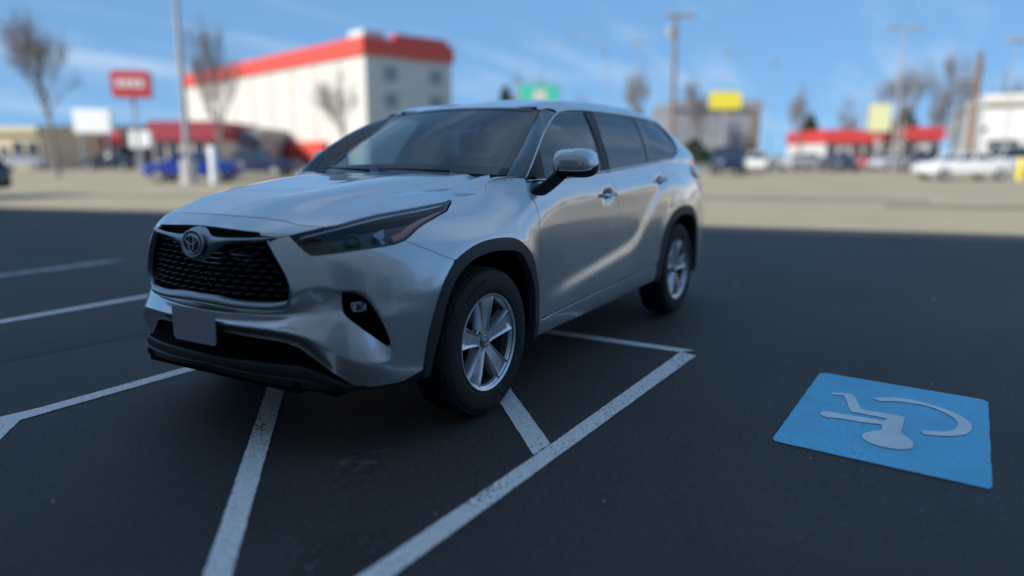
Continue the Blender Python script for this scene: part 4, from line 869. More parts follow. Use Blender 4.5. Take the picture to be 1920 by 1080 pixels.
# --- hood
hs=[(.015,1.039),(.227,1.036),(.389,1.028),(.446,1.023),(.497,1.013),(.548,1.003),(.605,.999),(.666,.997),(.806,1.021),(.978,1.043),(1.248,1.064)]+HS
e3=onp(crv(hs,.04)); e3[:,1]=np.maximum(e3[:,1],0)
ZC=([-.75,-.5,-.36,-.2,0,.2,.4,.6,.72,.80,.852],[1.205,1.203,1.199,1.192,1.180,1.164,1.141,1.107,1.078,1.056,1.0395])
cp=[]; cv=[]
for x,y,z in e3: cp+=[(x,y),(x,-y)] if y>.02 else [(x,0)]; cv+=[z]*(2 if y>.02 else 1)
for x,z in zip(*ZC):
    if x<.83: cp.append((x,0)); cv.append(z)
    if x<.62:
        for sg_ in (1,-1): cp.append((x,sg_*.40)); cv.append(z-.010-.012*max(0,(x-.1)/.5))
for x,y,z in ((-.527,.712,1.189),(-.70,.70,1.20)): cp+=[(x,y),(x,-y)]; cv+=[z,z]
_h=tps(cp,cv)
def hood_z(q):
    q=np.asarray(q,float); x,y=q[:,0],np.abs(q[:,1])
    yc=np.interp(x,[-.5,.3,.8],[.545,.46,.36]); f=sstep(.80,.60,x)
    c=.010*(sstep(0,.05,yc-y+.02))*f-.006*np.exp(-((y-yc-.06)/.04)**2)*f
    yi=np.interp(x,[-.5,.3,.8],[.30,.24,.15]); c-=.005*sstep(0,.10,yi-y+.05)*f*sstep(.62,.2,x)
    return _h(q)+c*sstep(.0,.06,np.interp(x,e3[::-1,0],e3[::-1,1])-y)
HL=height_lift(hood_z)
rear_h=[(-.330,.730),(-.385,.700),(-.420,.62),(-.432,.5),(-.425,.3),(-.415,0)]
hp=[(0.852,0)]+[(p[0],p[1]) for p in e3[1:]]+crv(rear_h,.03).tolist()[1:]
hp=hp+[(x,-y) for x,y in reversed(hp) if y>1e-4]
HOOD=panel('hood',hp,HL,'silver_paint',CAR,sp=.02,gap=.0025,depth=.02)
# --- the fender's inner corner between hood and windscreen pillar
ft=onp(crv([(1.872,1.168),(1.90,1.1765),(1.96,1.184),(2.01,1.182),(2.047,1.178)],.02)); ftn=len(ft)
fq=np.stack([np.linspace(-.322,-.545,ftn),np.interp(np.linspace(0,1,ftn),[0,.25,1],[.737,.715,.712]),np.interp(np.linspace(0,1,ftn),[0,.25,1],[1.172,1.183,1.188])],1)
for sg_ in (1,-1):
    MB().grid([[(p[0]*(1-k)+q[0]*k,(p[1]*(1-k)+q[1]*k)*sg_,p[2]*(1-k)+q[2]*k+.004*4*k*(1-k)) for p,q in zip(ft,fq)] for k in (0,.25,.5,.75,1)]).build('fender_corner','silver_paint',CAR,smooth=True,world=True)
# --- windscreen
vb=np.linspace(0,1,25)
WE=np.array([(-.527,.712,1.189),(-.75,.672,1.335),(-.96,.625,1.466),(-1.161,.578,1.584)])
wc=cspline([0,.34,.68,1],WE,vb)
ub=np.linspace(-1,1,33)
def wpt(i,u):
    e=wc[i]; b=1-u*u; t=vb[i]
    return (e[0]+b*(.085-.02*t),e[1]*u,e[2]+b*(.012+.010*t+.028*math.sin(math.pi*t)))
MB().grid([[wpt(i,u) for u in ub] for i in range(25)]).build('windscreen','windscreen_glass',CAR,smooth=True,world=True)
# black frit border, a hair above the glass
fr=MB()
for a,b in ((0,2),(23,24)): fr.grid([[np.array(wpt(i,u))+np.array([.003,0,.003]) for u in ub] for i in range(a,b+1)])
for ks in ((0,1),(31,32)): fr.grid([[np.array(wpt(i,ub[k]))+np.array([.003,0,.003]) for k in ks] for i in range(25)])
fr.build('windscreen_frit','gloss_black',CAR,smooth=True,world=True)
# --- A pillars: gloss black between glass and bright trim
CA=np.array([(2.047,1.176),(2.12,1.245),(2.21,1.315),(2.42,1.442),(2.617,1.529),(2.69,1.553),(2.745,1.568)])
ca=crv(CA,.02); ca3=onp(ca)
def respl(p,n):
    L=np.r_[0,np.cumsum(np.linalg.norm(np.diff(p,axis=0),axis=1))]; l=np.linspace(0,L[-1],n); return np.stack([np.interp(l,L,p[:,k]) for k in range(3)],1)
A_=respl(ca3,25); B_=respl(np.vstack([wc,[(-1.172,.5785,1.590)]]),25)
for sg_ in (1,-1):
    rows=[]
    for k in np.linspace(0,1,7):
        b=4*k*(1-k)*.010
        rows.append([( (A_[i]*(1-k)+B_[i]*k)+np.array([.55*b,.6*b,.55*b]))*np.array([1,sg_,1]) for i in range(25)])
    MB().grid(rows,flip=sg_<0).build('windscreen_pillar','gloss_black',CAR,smooth=True,world=True)
# --- cant rail (silver) over the doors and roof sheet
WT=([2.74,2.793,2.952,3.172,3.628,4.011,4.215,4.444,4.7],[1.566,1.576,1.589,1.597,1.598,1.590,1.581,1.572,1.572])
RX=[-3.6,-3.4,-3.2,-2.6,-2.0,-1.5,-1.40,-1.30,-1.258,-1.215,-1.161]
def ditch(s):
    p=on(s,rail(s)); x=p[0]
    q=np.array([x,float(np.interp(-x,[1.161,1.258,1.5],[.578,.572,.585])),float(pchip([1.1,1.161,1.215,1.258,1.32,1.42,1.55],[1.555,1.584,1.612,1.628,1.642,1.655,1.662],np.array([-x]))[0])])
    k=float(sstep(1.40,1.58,-x)); return q*(1-k)+p*k
ss=np.linspace(s_of(X=-1.165),sD,70); RAILC=[ditch(s) for s in ss]
rows=[]
for k in np.linspace(0,1,13):
    row=[]
    for s,d in zip(ss,RAILC):
        zw=float(pchip(WT[0],np.array(WT[1]),np.array([s]))[0])
        a=on(s,zw); r_=on(s,zw+k*(rail(s)-zw)); b=4*k*(1-k)*.016; l=a*(1-k)+d*k+np.array([0,.6*b,.8*b])
        m_=float(sstep(1.30,1.75,-a[0])); row.append(l*(1-m_)+r_*m_)
    rows.append(row)
for sg_ in (1,-1):
    MB().grid([[(p[0],p[1]*sg_,p[2]) for p in r] for r in rows],flip=sg_<0).build('roof_rail','silver_paint',CAR,smooth=True,world=True)
redge=[on(s,rail(s)) for s in np.linspace(sD,SMAX,24)][1:]
edge=[np.array(wpt(24,u)) for u in np.linspace(0,1,9)]+[d for d in RAILC[1:]]+redge
cp=[];cv=[]
for p in edge[::2]+[edge[-1]]:
    if p[1]>.03: cp+=[(p[0],p[1]),(p[0],-p[1])]; cv+=[p[2],p[2]]
    else: cp.append((p[0],0)); cv.append(p[2])
for x,z in ((-1.3,1.648),(-1.6,1.689),(-2.0,1.715),(-2.4,1.722),(-2.9,1.708),(-3.3,1.660)):
    cp.append((x,0)); cv.append(z)
    for sg_ in (1,-1): cp.append((x,sg_*.32)); cv.append(z-.012)
RF=height_lift(tps(cp,cv))
rp=[(p[0],max(p[1],0)) for p in edge]; rp=[rp[0]]+[p for p in rp[1:]]
rp=rp+[(x,-y) for x,y in reversed(rp) if y>1e-3]
panel('roof',rp,RF,'silver_paint',CAR,sp=.04,gap=.003,depth=.02)
panel('headliner',list(inset(np.array(rp),.03)),RF,'headliner',CAR,sp=.08,push=-.045,flange=False)
# --- side glass, pillars, bright trim
FWIN=[(2.225,1.176),(2.24,1.245),(2.27,1.325),(2.43,1.428),(2.62,1.515),(2.765,1.557),(2.93,1.571),(3.115,1.578),(3.125,1.56),(3.06,1.398),(3.00,1.241),(2.985,1.203),(2.6,1.180)]
RWIN=[(3.27,1.578),(3.596,1.580),(3.975,1.571),(3.90,1.405),(3.825,1.252),(3.419,1.229),(3.115,1.213),(3.17,1.383)]
QWIN=crv([(4.075,1.562),(4.20,1.560),(4.345,1.553),(4.44,1.530),(4.515,1.487),(4.548,1.44),(4.535,1.385),(4.498,1.346),(4.427,1.311),(4.322,1.287),(4.118,1.272),(3.945,1.263),(4.00,1.407)],.02,True)
SFR=[(s,belt(s)+.001) for s in np.linspace(2.05,4.35,40)]+[(4.48,1.306),(4.55,1.337),(4.592,1.385),(4.602,1.447),(4.566,1.512),(4.50,1.556)]+[(s,float(pchip(WT[0],np.array(WT[1]),np.array([s]))[0])+.003) for s in np.linspace(4.44,2.80,30)]+[tuple(p) for p in ca[::-1]][1:-1]
for sg_ in (1,-1):
    f=(lambda p:[tuple(q) for q in p]) if sg_>0 else mir
    d,e=doors[sg_]
    panel('window_surround',f(SFR),LIFT,'gloss_black',CAR,holes=[np.array(f(FWIN)),np.array(f(RWIN)),np.array(f(QWIN))],sp=.02,push=-.002,gap=0,depth=.02)
    panel('front_window',f(FWIN),LIFT,'door_glass',d,sp=.04,push=-.007,gap=-.004,flange=False)
    panel('rear_window',f(RWIN),LIFT,'privacy_glass',e,sp=.04,push=-.007,gap=-.004,flange=False)
    panel('quarter_window',f(QWIN),LIFT,'privacy_glass',CAR,sp=.04,push=-.006,gap=-.004,flange=False)
    for s0,s1,nm in ((3.052,3.066,0),):
        pass
    # satin pillar covers either side of the door split
    panel('pillar_cover',f([(3.005,1.205),(3.068,1.207),(3.205,1.59),(3.135,1.588)]),LIFT,'black_cladding',CAR,sp=.03,push=.0015,gap=0,depth=.004)
    panel('pillar_cover',f([(3.074,1.207),(3.105,1.21),(3.16,1.383),(3.262,1.590),(3.211,1.590)]),LIFT,'black_cladding',CAR,sp=.03,push=.0015,gap=0,depth=.004)
    mm=lambda P:[(p[0],p[1]*sg_,p[2]) for p in P]
    bl=crv([(2.05,belt(2.05)+.002)]+[(s,belt(s)+.002) for s in np.linspace(2.15,4.33,18)]+[(4.44,1.291),(4.52,1.318),(4.577,1.36),(4.604,1.42)],.03)
    MB().tube(mm(onp(bl,.004)),[.0085]*(len(bl)-8)+list(np.linspace(.0085,.005,8)),8,flat=.55).build('belt_trim','chrome',CAR,smooth=True,world=True)
    tl=[tuple(p) for p in ca]+[(s,float(pchip(WT[0],np.array(WT[1]),np.array([s]))[0])) for s in np.linspace(2.86,4.44,34)]+[(4.50,1.553),(4.562,1.511),(4.598,1.447),(4.604,1.42)]
    MB().tube(mm(onp(tl,.003)),.0045,6).build('window_trim','satin_chrome',CAR,smooth=True,world=True)
    panel('mirror_sail',f([(2.07,1.185),(2.215,1.180),(2.235,1.25),(2.262,1.33),(2.20,1.295)]),LIFT,'black_plastic',CAR,sp=.03,push=.0,gap=0)
# --- cowl between hood and glass
cw=[]
for u in np.linspace(-1,1,25):
    y=u*.80; x0=-.36; x1=float(np.interp(abs(y),[0,.4,.712,.80],[-.445,-.47,-.545,-.56]))
    cw.append([(x0-.02*abs(u)**3,y,1.165-.02*u*u),((x0+x1)/2,y,1.168-.012*u*u),(x1-.02,y,1.196-.004*u*u)])
MB().grid(cw).build('cowl','black_plastic',CAR,smooth=True,world=True)
for y0,y1,L in ((.42,-.16,.0),(-.18,-.62,.0)):
    MB().tube([(-.395,y0,1.212),(-.41,(y0+y1)/2,1.220),(-.455,y1,1.222)],[.009,.007,.004],6).build('wiper','black_plastic',CAR,smooth=True,world=True)
# ---------------------------------------------------------------- grille
sub_=lambda P,d:(np.asarray(P,float),d)
def strip(name,outer,inner,m,parent,push_o,push_i,bulge=0,n=5,closed=False):
    """band between two equally long (s, z) curves, with a rounded section"""
    rows=[]
    for k in np.linspace(0,1,n):
        uv=np.asarray(outer)*(1-k)+np.asarray(inner)*k
        rows.append(LIFT(uv,push_o*(1-k)+push_i*k+bulge*4*k*(1-k))[0])
    mb=MB(); mb.grid(rows,closed=closed); return mb.build(name,m,parent,smooth=True,world=True)
GR=panel('grille',sym([(0,.60),(.56,.60),(.56,.80),(.47,.985),(0,1.0)]),lambda uv,push=0.0:LIFT(uv,np.asarray(push)+.0),'dark_void',CAR,sp=.05,push=-.075,gap=0,flange=False)
def full(half):      # open half-curve from centre to centre -> closed loop
    return np.array(sym(half))
mesh_h=[(0,.690),(.116,.690),(.247,.682),(.363,.681),(.468,.684),(.497,.690),(.510,.731),(.506,.756),(.486,.812),(.445,.879),(.405,.936)]
sur_h =[(0,.656),(.116,.653),(.294,.649),(.465,.650),(.490,.655),(.520,.733),(.518,.760),(.500,.805),(.458,.872),(.414,.940)]
mo=crv(mesh_h,.012); so_=crv(sur_h,.012)
def rs2(p,n):
    L=np.r_[0,np.cumsum(np.linalg.norm(np.diff(p,axis=0),axis=1))]; l=np.linspace(0,L[-1],n); return np.stack([np.interp(l,L,p[:,k]) for k in range(2)],1)
a=rs2(so_,90); b=rs2(mo,90)
a=np.vstack([a[::-1]*[-1,1],a[1:]]); b=np.vstack([b[::-1]*[-1,1],b[1:]])
strip('grille_surround',a,b,'dark_silver',GR,.006,-.012,.010,7)
b2=b.copy(); b2=(b2-[0,.80])*[.975,.955]+[0,.80]
strip('grille_surround_inner',b,b2,'gloss_black',GR,-.012,-.06,0,3)
strip('surround_edge',a+[0,-.0015],a+(a-[0,.80])*[.012,.03],'satin_chrome',GR,.006,.0,.006,5)
# wing-shaped bar with the badge shroud in its middle
top=crv([(0,.990),(.06,.978),(.10,.952),(.193,.949),(.297,.953),(.380,.957),(.452,.955)],.012)
bot=crv([(0,.834),(.06,.848),(.105,.880),(.15,.905),(.211,.921),(.285,.928),(.38,.934),(.452,.953)],.012)
ta=rs2(top,60); ba=rs2(bot,60); ta=np.vstack([ta[::-1]*[-1,1],ta[1:]]); ba=np.vstack([ba[::-1]*[-1,1],ba[1:]])
strip('grille_wing_bar',ta,ba,'dark_silver',GR,-.002,-.010,.016,9)
st=crv([(0,.990),(.1,.988),(.224,.982),(.361,.975)],.02); st=np.vstack([st[::-1]*[-1,1],st[1:]])
sb=rs2(np.array([(0,.95),(.193,.949),(.297,.953),(.378,.957)]),len(st)//2+1); sb=np.vstack([sb[::-1]*[-1,1],sb[1:]])
strip('upper_slot',st,sb,'black_plastic',GR,-.002,-.05,-.02,5)
rnd=random.Random(4)
inner=np.array(sym([tuple(p) for p in rs2(mo,40)]+[(.38,.930),(.285,.924),(.211,.917),(.148,.896),(.09,.868),(0,.845)]))
nb=0
for r_ in range(9):
    z=.705+r_*.0262
    for c_ in range(-7,8):
        s=(c_+(.5 if r_%2 else 0))*.074
        if not pip(inner,np.array([[s,z],[s-.028,z],[s+.028,z]])).all(): continue
        hw=.031
        # a lens-shaped vane, tilted so that its upper face looks up and out
        up=[(s-hw,z),(s-hw*.6,z+.0055),(s,z+.0075),(s+hw*.6,z+.0055),(s+hw,z)]
        lo=[(s-hw,z),(s-hw*.6,z-.0055),(s,z-.0075),(s+hw*.6,z-.0055),(s+hw,z)]
        md=[(s-hw,z),(s-hw*.6,z-.001),(s,z-.002),(s+hw*.6,z-.001),(s+hw,z)]
        f_=lambda P,d:[on(abs(x),y,d)*np.array([1,1 if x>=0 else -1,1]) for x,y in P]
        MB().grid([f_(up,-.045),f_(md,-.020),f_(lo,-.040)]).build('grille_vane','satin_black',GR,smooth=True,world=True); nb+=1
hexm=MB()
for r_ in range(-1,10):
    z=.692+r_*.0262
    P=[on(abs(s),z,-.06)*np.array([1,1 if s>=0 else -1,1]) for s in np.linspace(-.5,.5,40)]
    if .69<z<.93: hexm.tube(P,.004,4)
hexm.build('grille_mesh','gloss_black',GR,world=True)
# badge: ringed oval with three crossing ovals
EC=np.array(on(0,.911,.016)); ex=np.array([0,1,0]); n_=LIFT(np.array([[0,.911]]))[1][0]; ey=np.array([-n_[2],0,n_[0]]); ey/=np.linalg.norm(ey)
def el(cx,cy,a,b,off=.0,n=40): return [EC+ex*(cx+a*math.cos(t))+ey*(cy+b*math.sin(t))+n_*off for t in np.linspace(0,2*math.pi,n,endpoint=False)]
bd=MB(); ring=el(0,0,.066,.052,.004); bd.add([EC+n_*.006]+ring,[(0,i+1,(i+1)%40+1) for i in range(40)]); bd.add(ring+el(0,0,.066,.052,-.02),[(i,(i+1)%40,40+(i+1)%40,40+i) for i in range(40)])
BADGE=bd.build('badge','gloss_black',CAR,world=True)
MB().tube(el(0,0,.072,.0575,.002),.0075,10,closed=True).build('badge_shroud','dark_silver',BADGE,smooth=True,world=True)
lg=MB(); lg.tube(el(0,0,.057,.0425,.008),.0032,8,closed=True); lg.tube(el(0,.018,.040,.0195,.009,30),.0029,8,closed=True); lg.tube(el(0,.002,.0165,.0385,.0095,30),.0029,8,closed=True)
lg.build('badge_emblem','satin_chrome',BADGE,smooth=True,world=True)
# ---------------------------------------------------------------- lower intake, skid bar, number plate
ih=[(0,.53),(.33,.523),(.48,.511),(.555,.486),(.655,.418),(.735,.358),(.82,.305),(.74,.285),(.66,.33),(.55,.375),(0,.375)]
panel('lower_intake',sym(ih),LIFT,'dark_void',CAR,sp=.04,push=-.030,gap=-.01,flange=False)
itop=crv([(0,.5175),(.138,.5135),(.315,.5095),(.469,.4985),(.537,.4745),(.64,.4055),(.718,.3495),(.80,.2975)],.015); itop=np.vstack([itop[::-1]*[-1,1],itop[1:]])
strip('intake_roof',itop,itop,'black_plastic',CAR,-.001,-.055,0,3)
LIPF=lambda uv,push=0.0:LIFT(uv,np.asarray(push)+.050*np.clip(1-np.maximum(0,np.abs(np.asarray(uv)[:,0])-.45)/.42,0,1))
k1=crv([(0,.412),(.25,.410),(.40,.407),(.555,.402),(.621,.380),(.678,.348),(.734,.317),(.80,.309),(.95,.320),(1.05,.326),(1.118,.334)],.012)
k2=crv([(0,.345),(.3,.323),(.538,.306),(.732,.282),(.85,.280),(.925,.284),(1.05,.286),(1.118,.290)],.012)
k1=rs2(k1,80);k2=rs2(k2,80)
k1=np.vstack([k1[::-1]*[-1,1],k1[1:]]); k2=np.vstack([k2[::-1]*[-1,1],k2[1:]])
LIFT0=lift_factory(build_surface(skip=(_ledge,)))
fw=pchip([0,.50,.62,.72,.85,1.0,1.12],np.array([.018,.018,.012,-.002,-.006,-.004,-.002]),np.abs(k1[:,0]))
rows=[]
for t,pu in ((-.05,-.012),(-.02,-.004),(.06,.0),(.40,.001),(.47,-.007),(.53,-.007),(.60,.0),(.94,-.002),(1.02,-.012),(1.12,-.07)):
    uv=k1*(1-t)+k2*t; rows.append(LIFT0(uv,fw+pu)[0])
MB().grid([LIFT0(k1*(1+.30)-k2*.30,fw-.095)[0],LIFT0(k1*(1+.06)-k2*.06,fw-.014)[0]]).build('intake_floor','dark_void',CAR,world=True)
MB().grid(rows).build('skid_bar','black_plastic',CAR,world=True,angle=35)
PL=MB(); X0=on(0,.575,0)[0]+.014
def rr(w_,h_,r,n=6):
    o=[]
    for cx,cy,a0 in ((w_/2-r,h_/2-r,0),(-w_/2+r,h_/2-r,90),(-w_/2+r,-h_/2+r,180),(w_/2-r,-h_/2+r,270)):
        for a in np.linspace(a0,a0+90,n): o.append((cx+r*math.cos(R_(a)),cy+r*math.sin(R_(a))))
    return o
q=rr(.300,.155,.020); n=len(q); z0=.547
PL.add([(X0+.006,y,z0+z) for y,z in q]+[(X0,y,z0+z) for y,z in q],[tuple(range(n)),tuple(range(2*n-1,n-1,-1))]+[(i,n+i,n+(i+1)%n,(i+1)%n) for i in range(n)])
PLATE=PL.build('number_plate','plate_grey',CAR,world=True)
PLATE['label']='blank plain grey number plate'
MB().box((X0-.032,0,z0),(.06,.18,.10)).build('plate_bracket','black_plastic',CAR,world=True)
MB().tube([on(.46,.5735,.0008),on(.485,.577,.0012),on(.535,.573,.0012),on(.545,.568,.0008)],.0012,4).build('tow_eye_cover','gloss_black',CAR,world=True)
# ---------------------------------------------------------------- fog-lamp pockets and headlights
def front_lamps(sgn):
    f=(lambda p:[tuple(q) for q in p]) if sgn>0 else mir
    M=lambda P:[(p[0],p[1]*sgn,p[2]) for p in P]
    pk=panel('fog_lamp_pocket',f(POCK),LIFT,'dark_void',CAR,sp=.02,push=-.055,gap=0,flange=False)
    pc=np.asarray(POCK); ce=pc.mean(0)
    rows=[LIFT(pc,.001)[0],LIFT(pc+(ce-pc)*.05,-.004)[0],LIFT(pc+(ce-pc)*.10,-.055)[0]]
    MB().grid([M(r) for r in rows],closed=True).build('fog_lamp_bezel','gloss_black',pk,smooth=True,world=True)
    c=on(.815,.658,-.030); nn=LIFT(np.array([[.815,.658]]))[1][0]; u=np.cross([0,0,1],nn); u/=np.linalg.norm(u); v=np.cross(nn,u)
    sq=[(-.034,.021),(.030,.023),(.034,.0),(.030,-.019),(-.026,-.021),(-.034,0)]
    fl=MB(); o1=[c+u*x+v*y for x,y in sq]; o2=[c+(u*x+v*y)*.75-nn*.02 for x,y in sq]; o3=[c+(u*x+v*y)*.3-nn*.012 for x,y in sq]
    fl.grid([M(o1),M(o2),M(o3)],closed=True); fl.build('fog_lamp','chrome',pk,world=True)
    g=MB(); g.add(M(o1),[tuple(range(6))]); g.build('fog_lamp_lens','lamp_glass',pk,world=True)
    # headlight
    H=np.array(HEADL)
    hh=panel('headlight',f(HEADL),lambda uv,push=0.0:LIFT(uv,np.asarray(push)-.050),'gloss_black',CAR,sp=.02,gap=.001,flange=False)
    hd=dense(H,.012); rows=[LIFT(inset(hd,.003),-.001)[0],LIFT(inset(hd,.010),-.004)[0],LIFT(inset(hd,.014),-.05)[0]]
    MB().grid([M(r) for r in rows],closed=True).build('headlight_bezel','gloss_black',hh,smooth=True,world=True)
    panel('headlight_lens',f(HEADL),LIFT,'lamp_glass',hh,sp=.018,push=.0015,gap=.006,depth=.008)
    t=rs2(crv([(.545,.952),(.62,.973),(.70,.989),(.83,1.011),(.99,1.032),(1.25,1.053),(1.46,1.071)],.02),50)
    MB().tube(M(LIFT(t,-.012)[0]),[.0055]*46+[.004,.003,.002,.001],6).build('daytime_strip','satin_chrome',hh,smooth=True,world=True)
    am=[(.994,.955),(1.059,.972),(1.126,.999),(1.21,1.020),(1.304,1.036),(1.39,1.050),(1.30,1.024),(1.237,1.006),(1.146,.979),(1.06,.948),(1.01,.935)]
    panel('side_reflector',f(am),LIFT,'amber',hh,sp=.012,push=-.016,gap=0,depth=.02)
    # lamp chambers: a deep dark well with a projector, and a bright inner pod
    c=on(.80,.945,-.035); nn=LIFT(np.array([[.80,.945]]))[1][0]; nn=np.array([.86,.48,.05]); nn/=np.linalg.norm(nn); u=np.cross([0,0,1],nn); u/=np.linalg.norm(u); v=np.cross(nn,u)
    pj=MB(); rows=[]
    for r,d in ((.042,.0),(.040,.012),(.033,.014),(.030,.002)): rows.append(M([c+(u*math.cos(a)+v*math.sin(a))*r+nn*d for a in np.linspace(0,2*math.pi,24,endpoint=False)]))
    pj.grid(rows,closed=True).build('projector_ring','gloss_black',hh,smooth=True,world=True)
    dm=[]
    for k in range(6):
        r=.030*math.cos(k*math.pi/12); dm.append(M([c+(u*math.cos(a)+v*math.sin(a))*r+nn*(.002+.018*math.sin(k*math.pi/12)) for a in np.linspace(0,2*math.pi,24,endpoint=False)]))
    MB().grid(dm,closed=True).build('projector_lens','gloss_black',hh,smooth=True,world=True)
    bx=MB()
    P1=LIFT(np.array([(.905,.966),(.975,.992),(.966,.958),(.940,.944)]),-.018)[0]; P2=LIFT(np.array([(.905,.966),(.975,.992),(.966,.958),(.940,.944)]),-.045)[0]
    bx.add(M(list(P1)+list(P2)),[(0,1,2,3),(0,4,5,1),(1,5,6,2),(2,6,7,3),(3,7,4,0)])
    P1=LIFT(np.array([(.930,.948),(.955,.945),(.968,.918),(.950,.917)]),-.020)[0]; P2=LIFT(np.array([(.930,.948),(.955,.945),(.968,.918),(.950,.917)]),-.045)[0]
    bx.add(M(list(P1)+list(P2)),[(0,1,2,3),(0,4,5,1),(1,5,6,2),(2,6,7,3),(3,7,4,0)])
    bx.build('reflector_fin','dark_silver',hh,world=True)
    panel('inner_pod',f([(.565,.925),(.600,.945),(.66,.950),(.70,.935),(.69,.905),(.62,.893)]),LIFT,'gloss_black',hh,sp=.02,push=-.028,gap=0,depth=.02)
front_lamps(1); front_lamps(-1)
# ---------------------------------------------------------------- wheels
def wheel_parts():
    ty=MB(); H_=.1175
    pr=[(.232,-.09),(.247,-.102),(.262,-.110),(.30,-H_),(.325,-.115),(.345,-.109),(.358,-.100),(.366,-.090)]
    for y in np.linspace(-.082,.082,31):
        g=any(abs(y-c)<.0045 for c in (-.055,-.018,.018,.055)); pr.append((.368-.008*g if g else .3775-.0075*(abs(y)/.09)**2.6,y))
    pr+=[(.366,.090),(.358,.100),(.345,.109),(.338,.1125),(.333,.1135),(.316,.1168),(.300,H_),(.285,.1165),(.2835,.1145),(.281,.1155),(.262,.110),(.2475,.103),(.232,.09)]
    ty.lathe(pr,n=72)
    for k in range(72):       # shoulder blocks
        a=2*math.pi*k/72
        for s in (-1,1): ty.box((.3615*math.cos(a),s*.089,.3615*math.sin(a)),(.010,.018,.024),ry=-a)
    # raised lettering band on the side wall
    for k in list(range(4,17))+list(range(40,51)):
        a=2*math.pi*k/72; ty.box((.322*math.cos(a),.1175,.322*math.sin(a)),(.014,.0022,.010),ry=-a)
    t_=ty.build('tyre','rubber',None,angle=40)
    w_=MB()
    rb=MB().lathe([(.218,-.095),(.222,-.06),(.205,-.03),(.202,.02),(.212,.060),(.2205,.0805)],n=60).build('rim_barrel','wheel_shadow',None,angle=40)
    w_.lathe([(.220,.080),(.226,.094),(.236,.099),(.2445,.101),(.2475,.106),(.2455,.110),(.239,.1085),(.233,.103)],n=72)
    for k in range(5):
        an=R_(88+72*k); rows=[]
        for t in np.linspace(0,1,12):
            r=.030+(.2365-.030)*t
            hw=.029+.004*t+.032*t**1.7+(.008*(t-.9)/.1 if t>.9 else 0)
            hw=max(hw,.028)
            y=.073+.018*math.sin(min(1,t*1.15)*math.pi/2)+.006*t
            sec=[(-hw-.012,y-.050),(-hw-.006,y-.022),(-hw,y-.006),(-hw*.90,y+.003),(-hw*.78,y+.001),(-hw*.6,y-.005),(hw*.6,y-.005),(hw*.78,y+.001),(hw*.90,y+.003),(hw,y-.006),(hw+.006,y-.022),(hw+.012,y-.050)]
            rows.append([(r*math.cos(an)-x*math.sin(an),yy,r*math.sin(an)+x*math.cos(an)) for x,yy in sec])
        w_.grid(rows)
    w_.lathe([(.070,.02),(.070,.060),(.062,.071),(.045,.074),(.036,.072),(.034,.066),(.0,.066)],n=32)
    wm=w_.build('wheel','alloy',None,angle=32)
    cp=MB(); cp.lathe([(.034,.066),(.033,.077),(.028,.081),(.0,.082)],n=28); cm=cp.build('centre_cap','dark_silver',None,angle=35)
    ce=MB(); 
    for cx,cy,a_,b_ in ((0,0,.021,.016),(0,.006,.014,.007),(0,0,.006,.015)):
        ce.tube([(cx+a_*math.cos(t),.083,cy+b_*math.sin(t)) for t in np.linspace(0,2*math.pi,24,endpoint=False)],.0016,5,closed=True)
    em=ce.build('cap_emblem','chrome',None,smooth=True)
    nuts=[]
    for k in range(5):
        a=R_(88+36+72*k); nut=MB(); nut.lathe([(.0,.076),(.008,.075),(.0095,.068),(.0095,.045),(.017,.044)],n=10,c=(.057*math.cos(a),0,.057*math.sin(a))); nuts.append(nut.build('wheel_nut','disc_steel',None,angle=30))
    ds=MB(); ds.lathe([(.0,-.005),(.10,-.005),(.102,-.022),(.165,-.022),(.165,-.048),(.0,-.05)],n=48); dm=ds.build('brake_disc','disc_steel',None,angle=30)
    cl=MB()
    for a in np.linspace(R_(150),R_(205),7): cl.box((.150*math.cos(a),-.03,.150*math.sin(a)),(.055,.07,.04),ry=-a)
    cm2=cl.build('brake_caliper','dark_silver',None)
    return wm,[t_,rb,cm,em,dm,cm2]+nuts
WH,WP=wheel_parts()
for i,(x,sg_) in enumerate(((0,1),(-2.85,1),(0,-1),(-2.85,-1))):
    y=.838*sg_
    if i==0: o=WH; ch=WP
    else:
        o=WH.copy(); COL.objects.link(o); ch=[]
        for c in WP: d=c.copy(); COL.objects.link(d); ch.append(d)
    o.parent=CAR; o.location=Vector((x,y,.3780))-ORG[CAR]
    o.rotation_euler=(0,R_((0,-9,20,33)[i]),0 if sg_>0 else math.pi)
    for c in ch: c.parent=o; c.location=(0,0,0)
# wheel wells, floor and underside
for cx,r in ((-.035,.475),(-2.86,.475)):
    for sg_ in (1,-1):
        rows=[]
        for a in np.linspace(R_(-12),R_(192),26): rows.append([(cx+r*math.cos(a),sg_*.855,.37+r*math.sin(a)*.985),(cx+r*math.cos(a),sg_*.55,.37+r*math.sin(a)*.985)])
        m_=MB(); m_.grid(rows); m_.add([(cx,sg_*.55,.30)]+[r_[1] for r_ in rows],[(0,i+1,i+2) for i in range(25)])
        m_.build('wheel_well','dark_void',CAR,world=True,smooth=False)
un=MB(); un.box((-1.42,0,.27),(1.9,1.46,.03)); un.box((.62,0,.29),(.36,1.36,.03)); un.box((-3.55,0,.34),(.6,1.5,.03)); un.box((-1.42,0,.31),(4.6,1.06,.05))
un.box((.40,0,.60),(.10,1.1,.55)); un.box((-1.42,.0,.25),(3.0,.22,.05))
un.tube([(0,-.75,.36),(0,.75,.36)],.04,8); un.tube([(-2.85,-.75,.36),(-2.85,.75,.36)],.05,8)
un.build('underbody','dark_void',CAR,world=True)
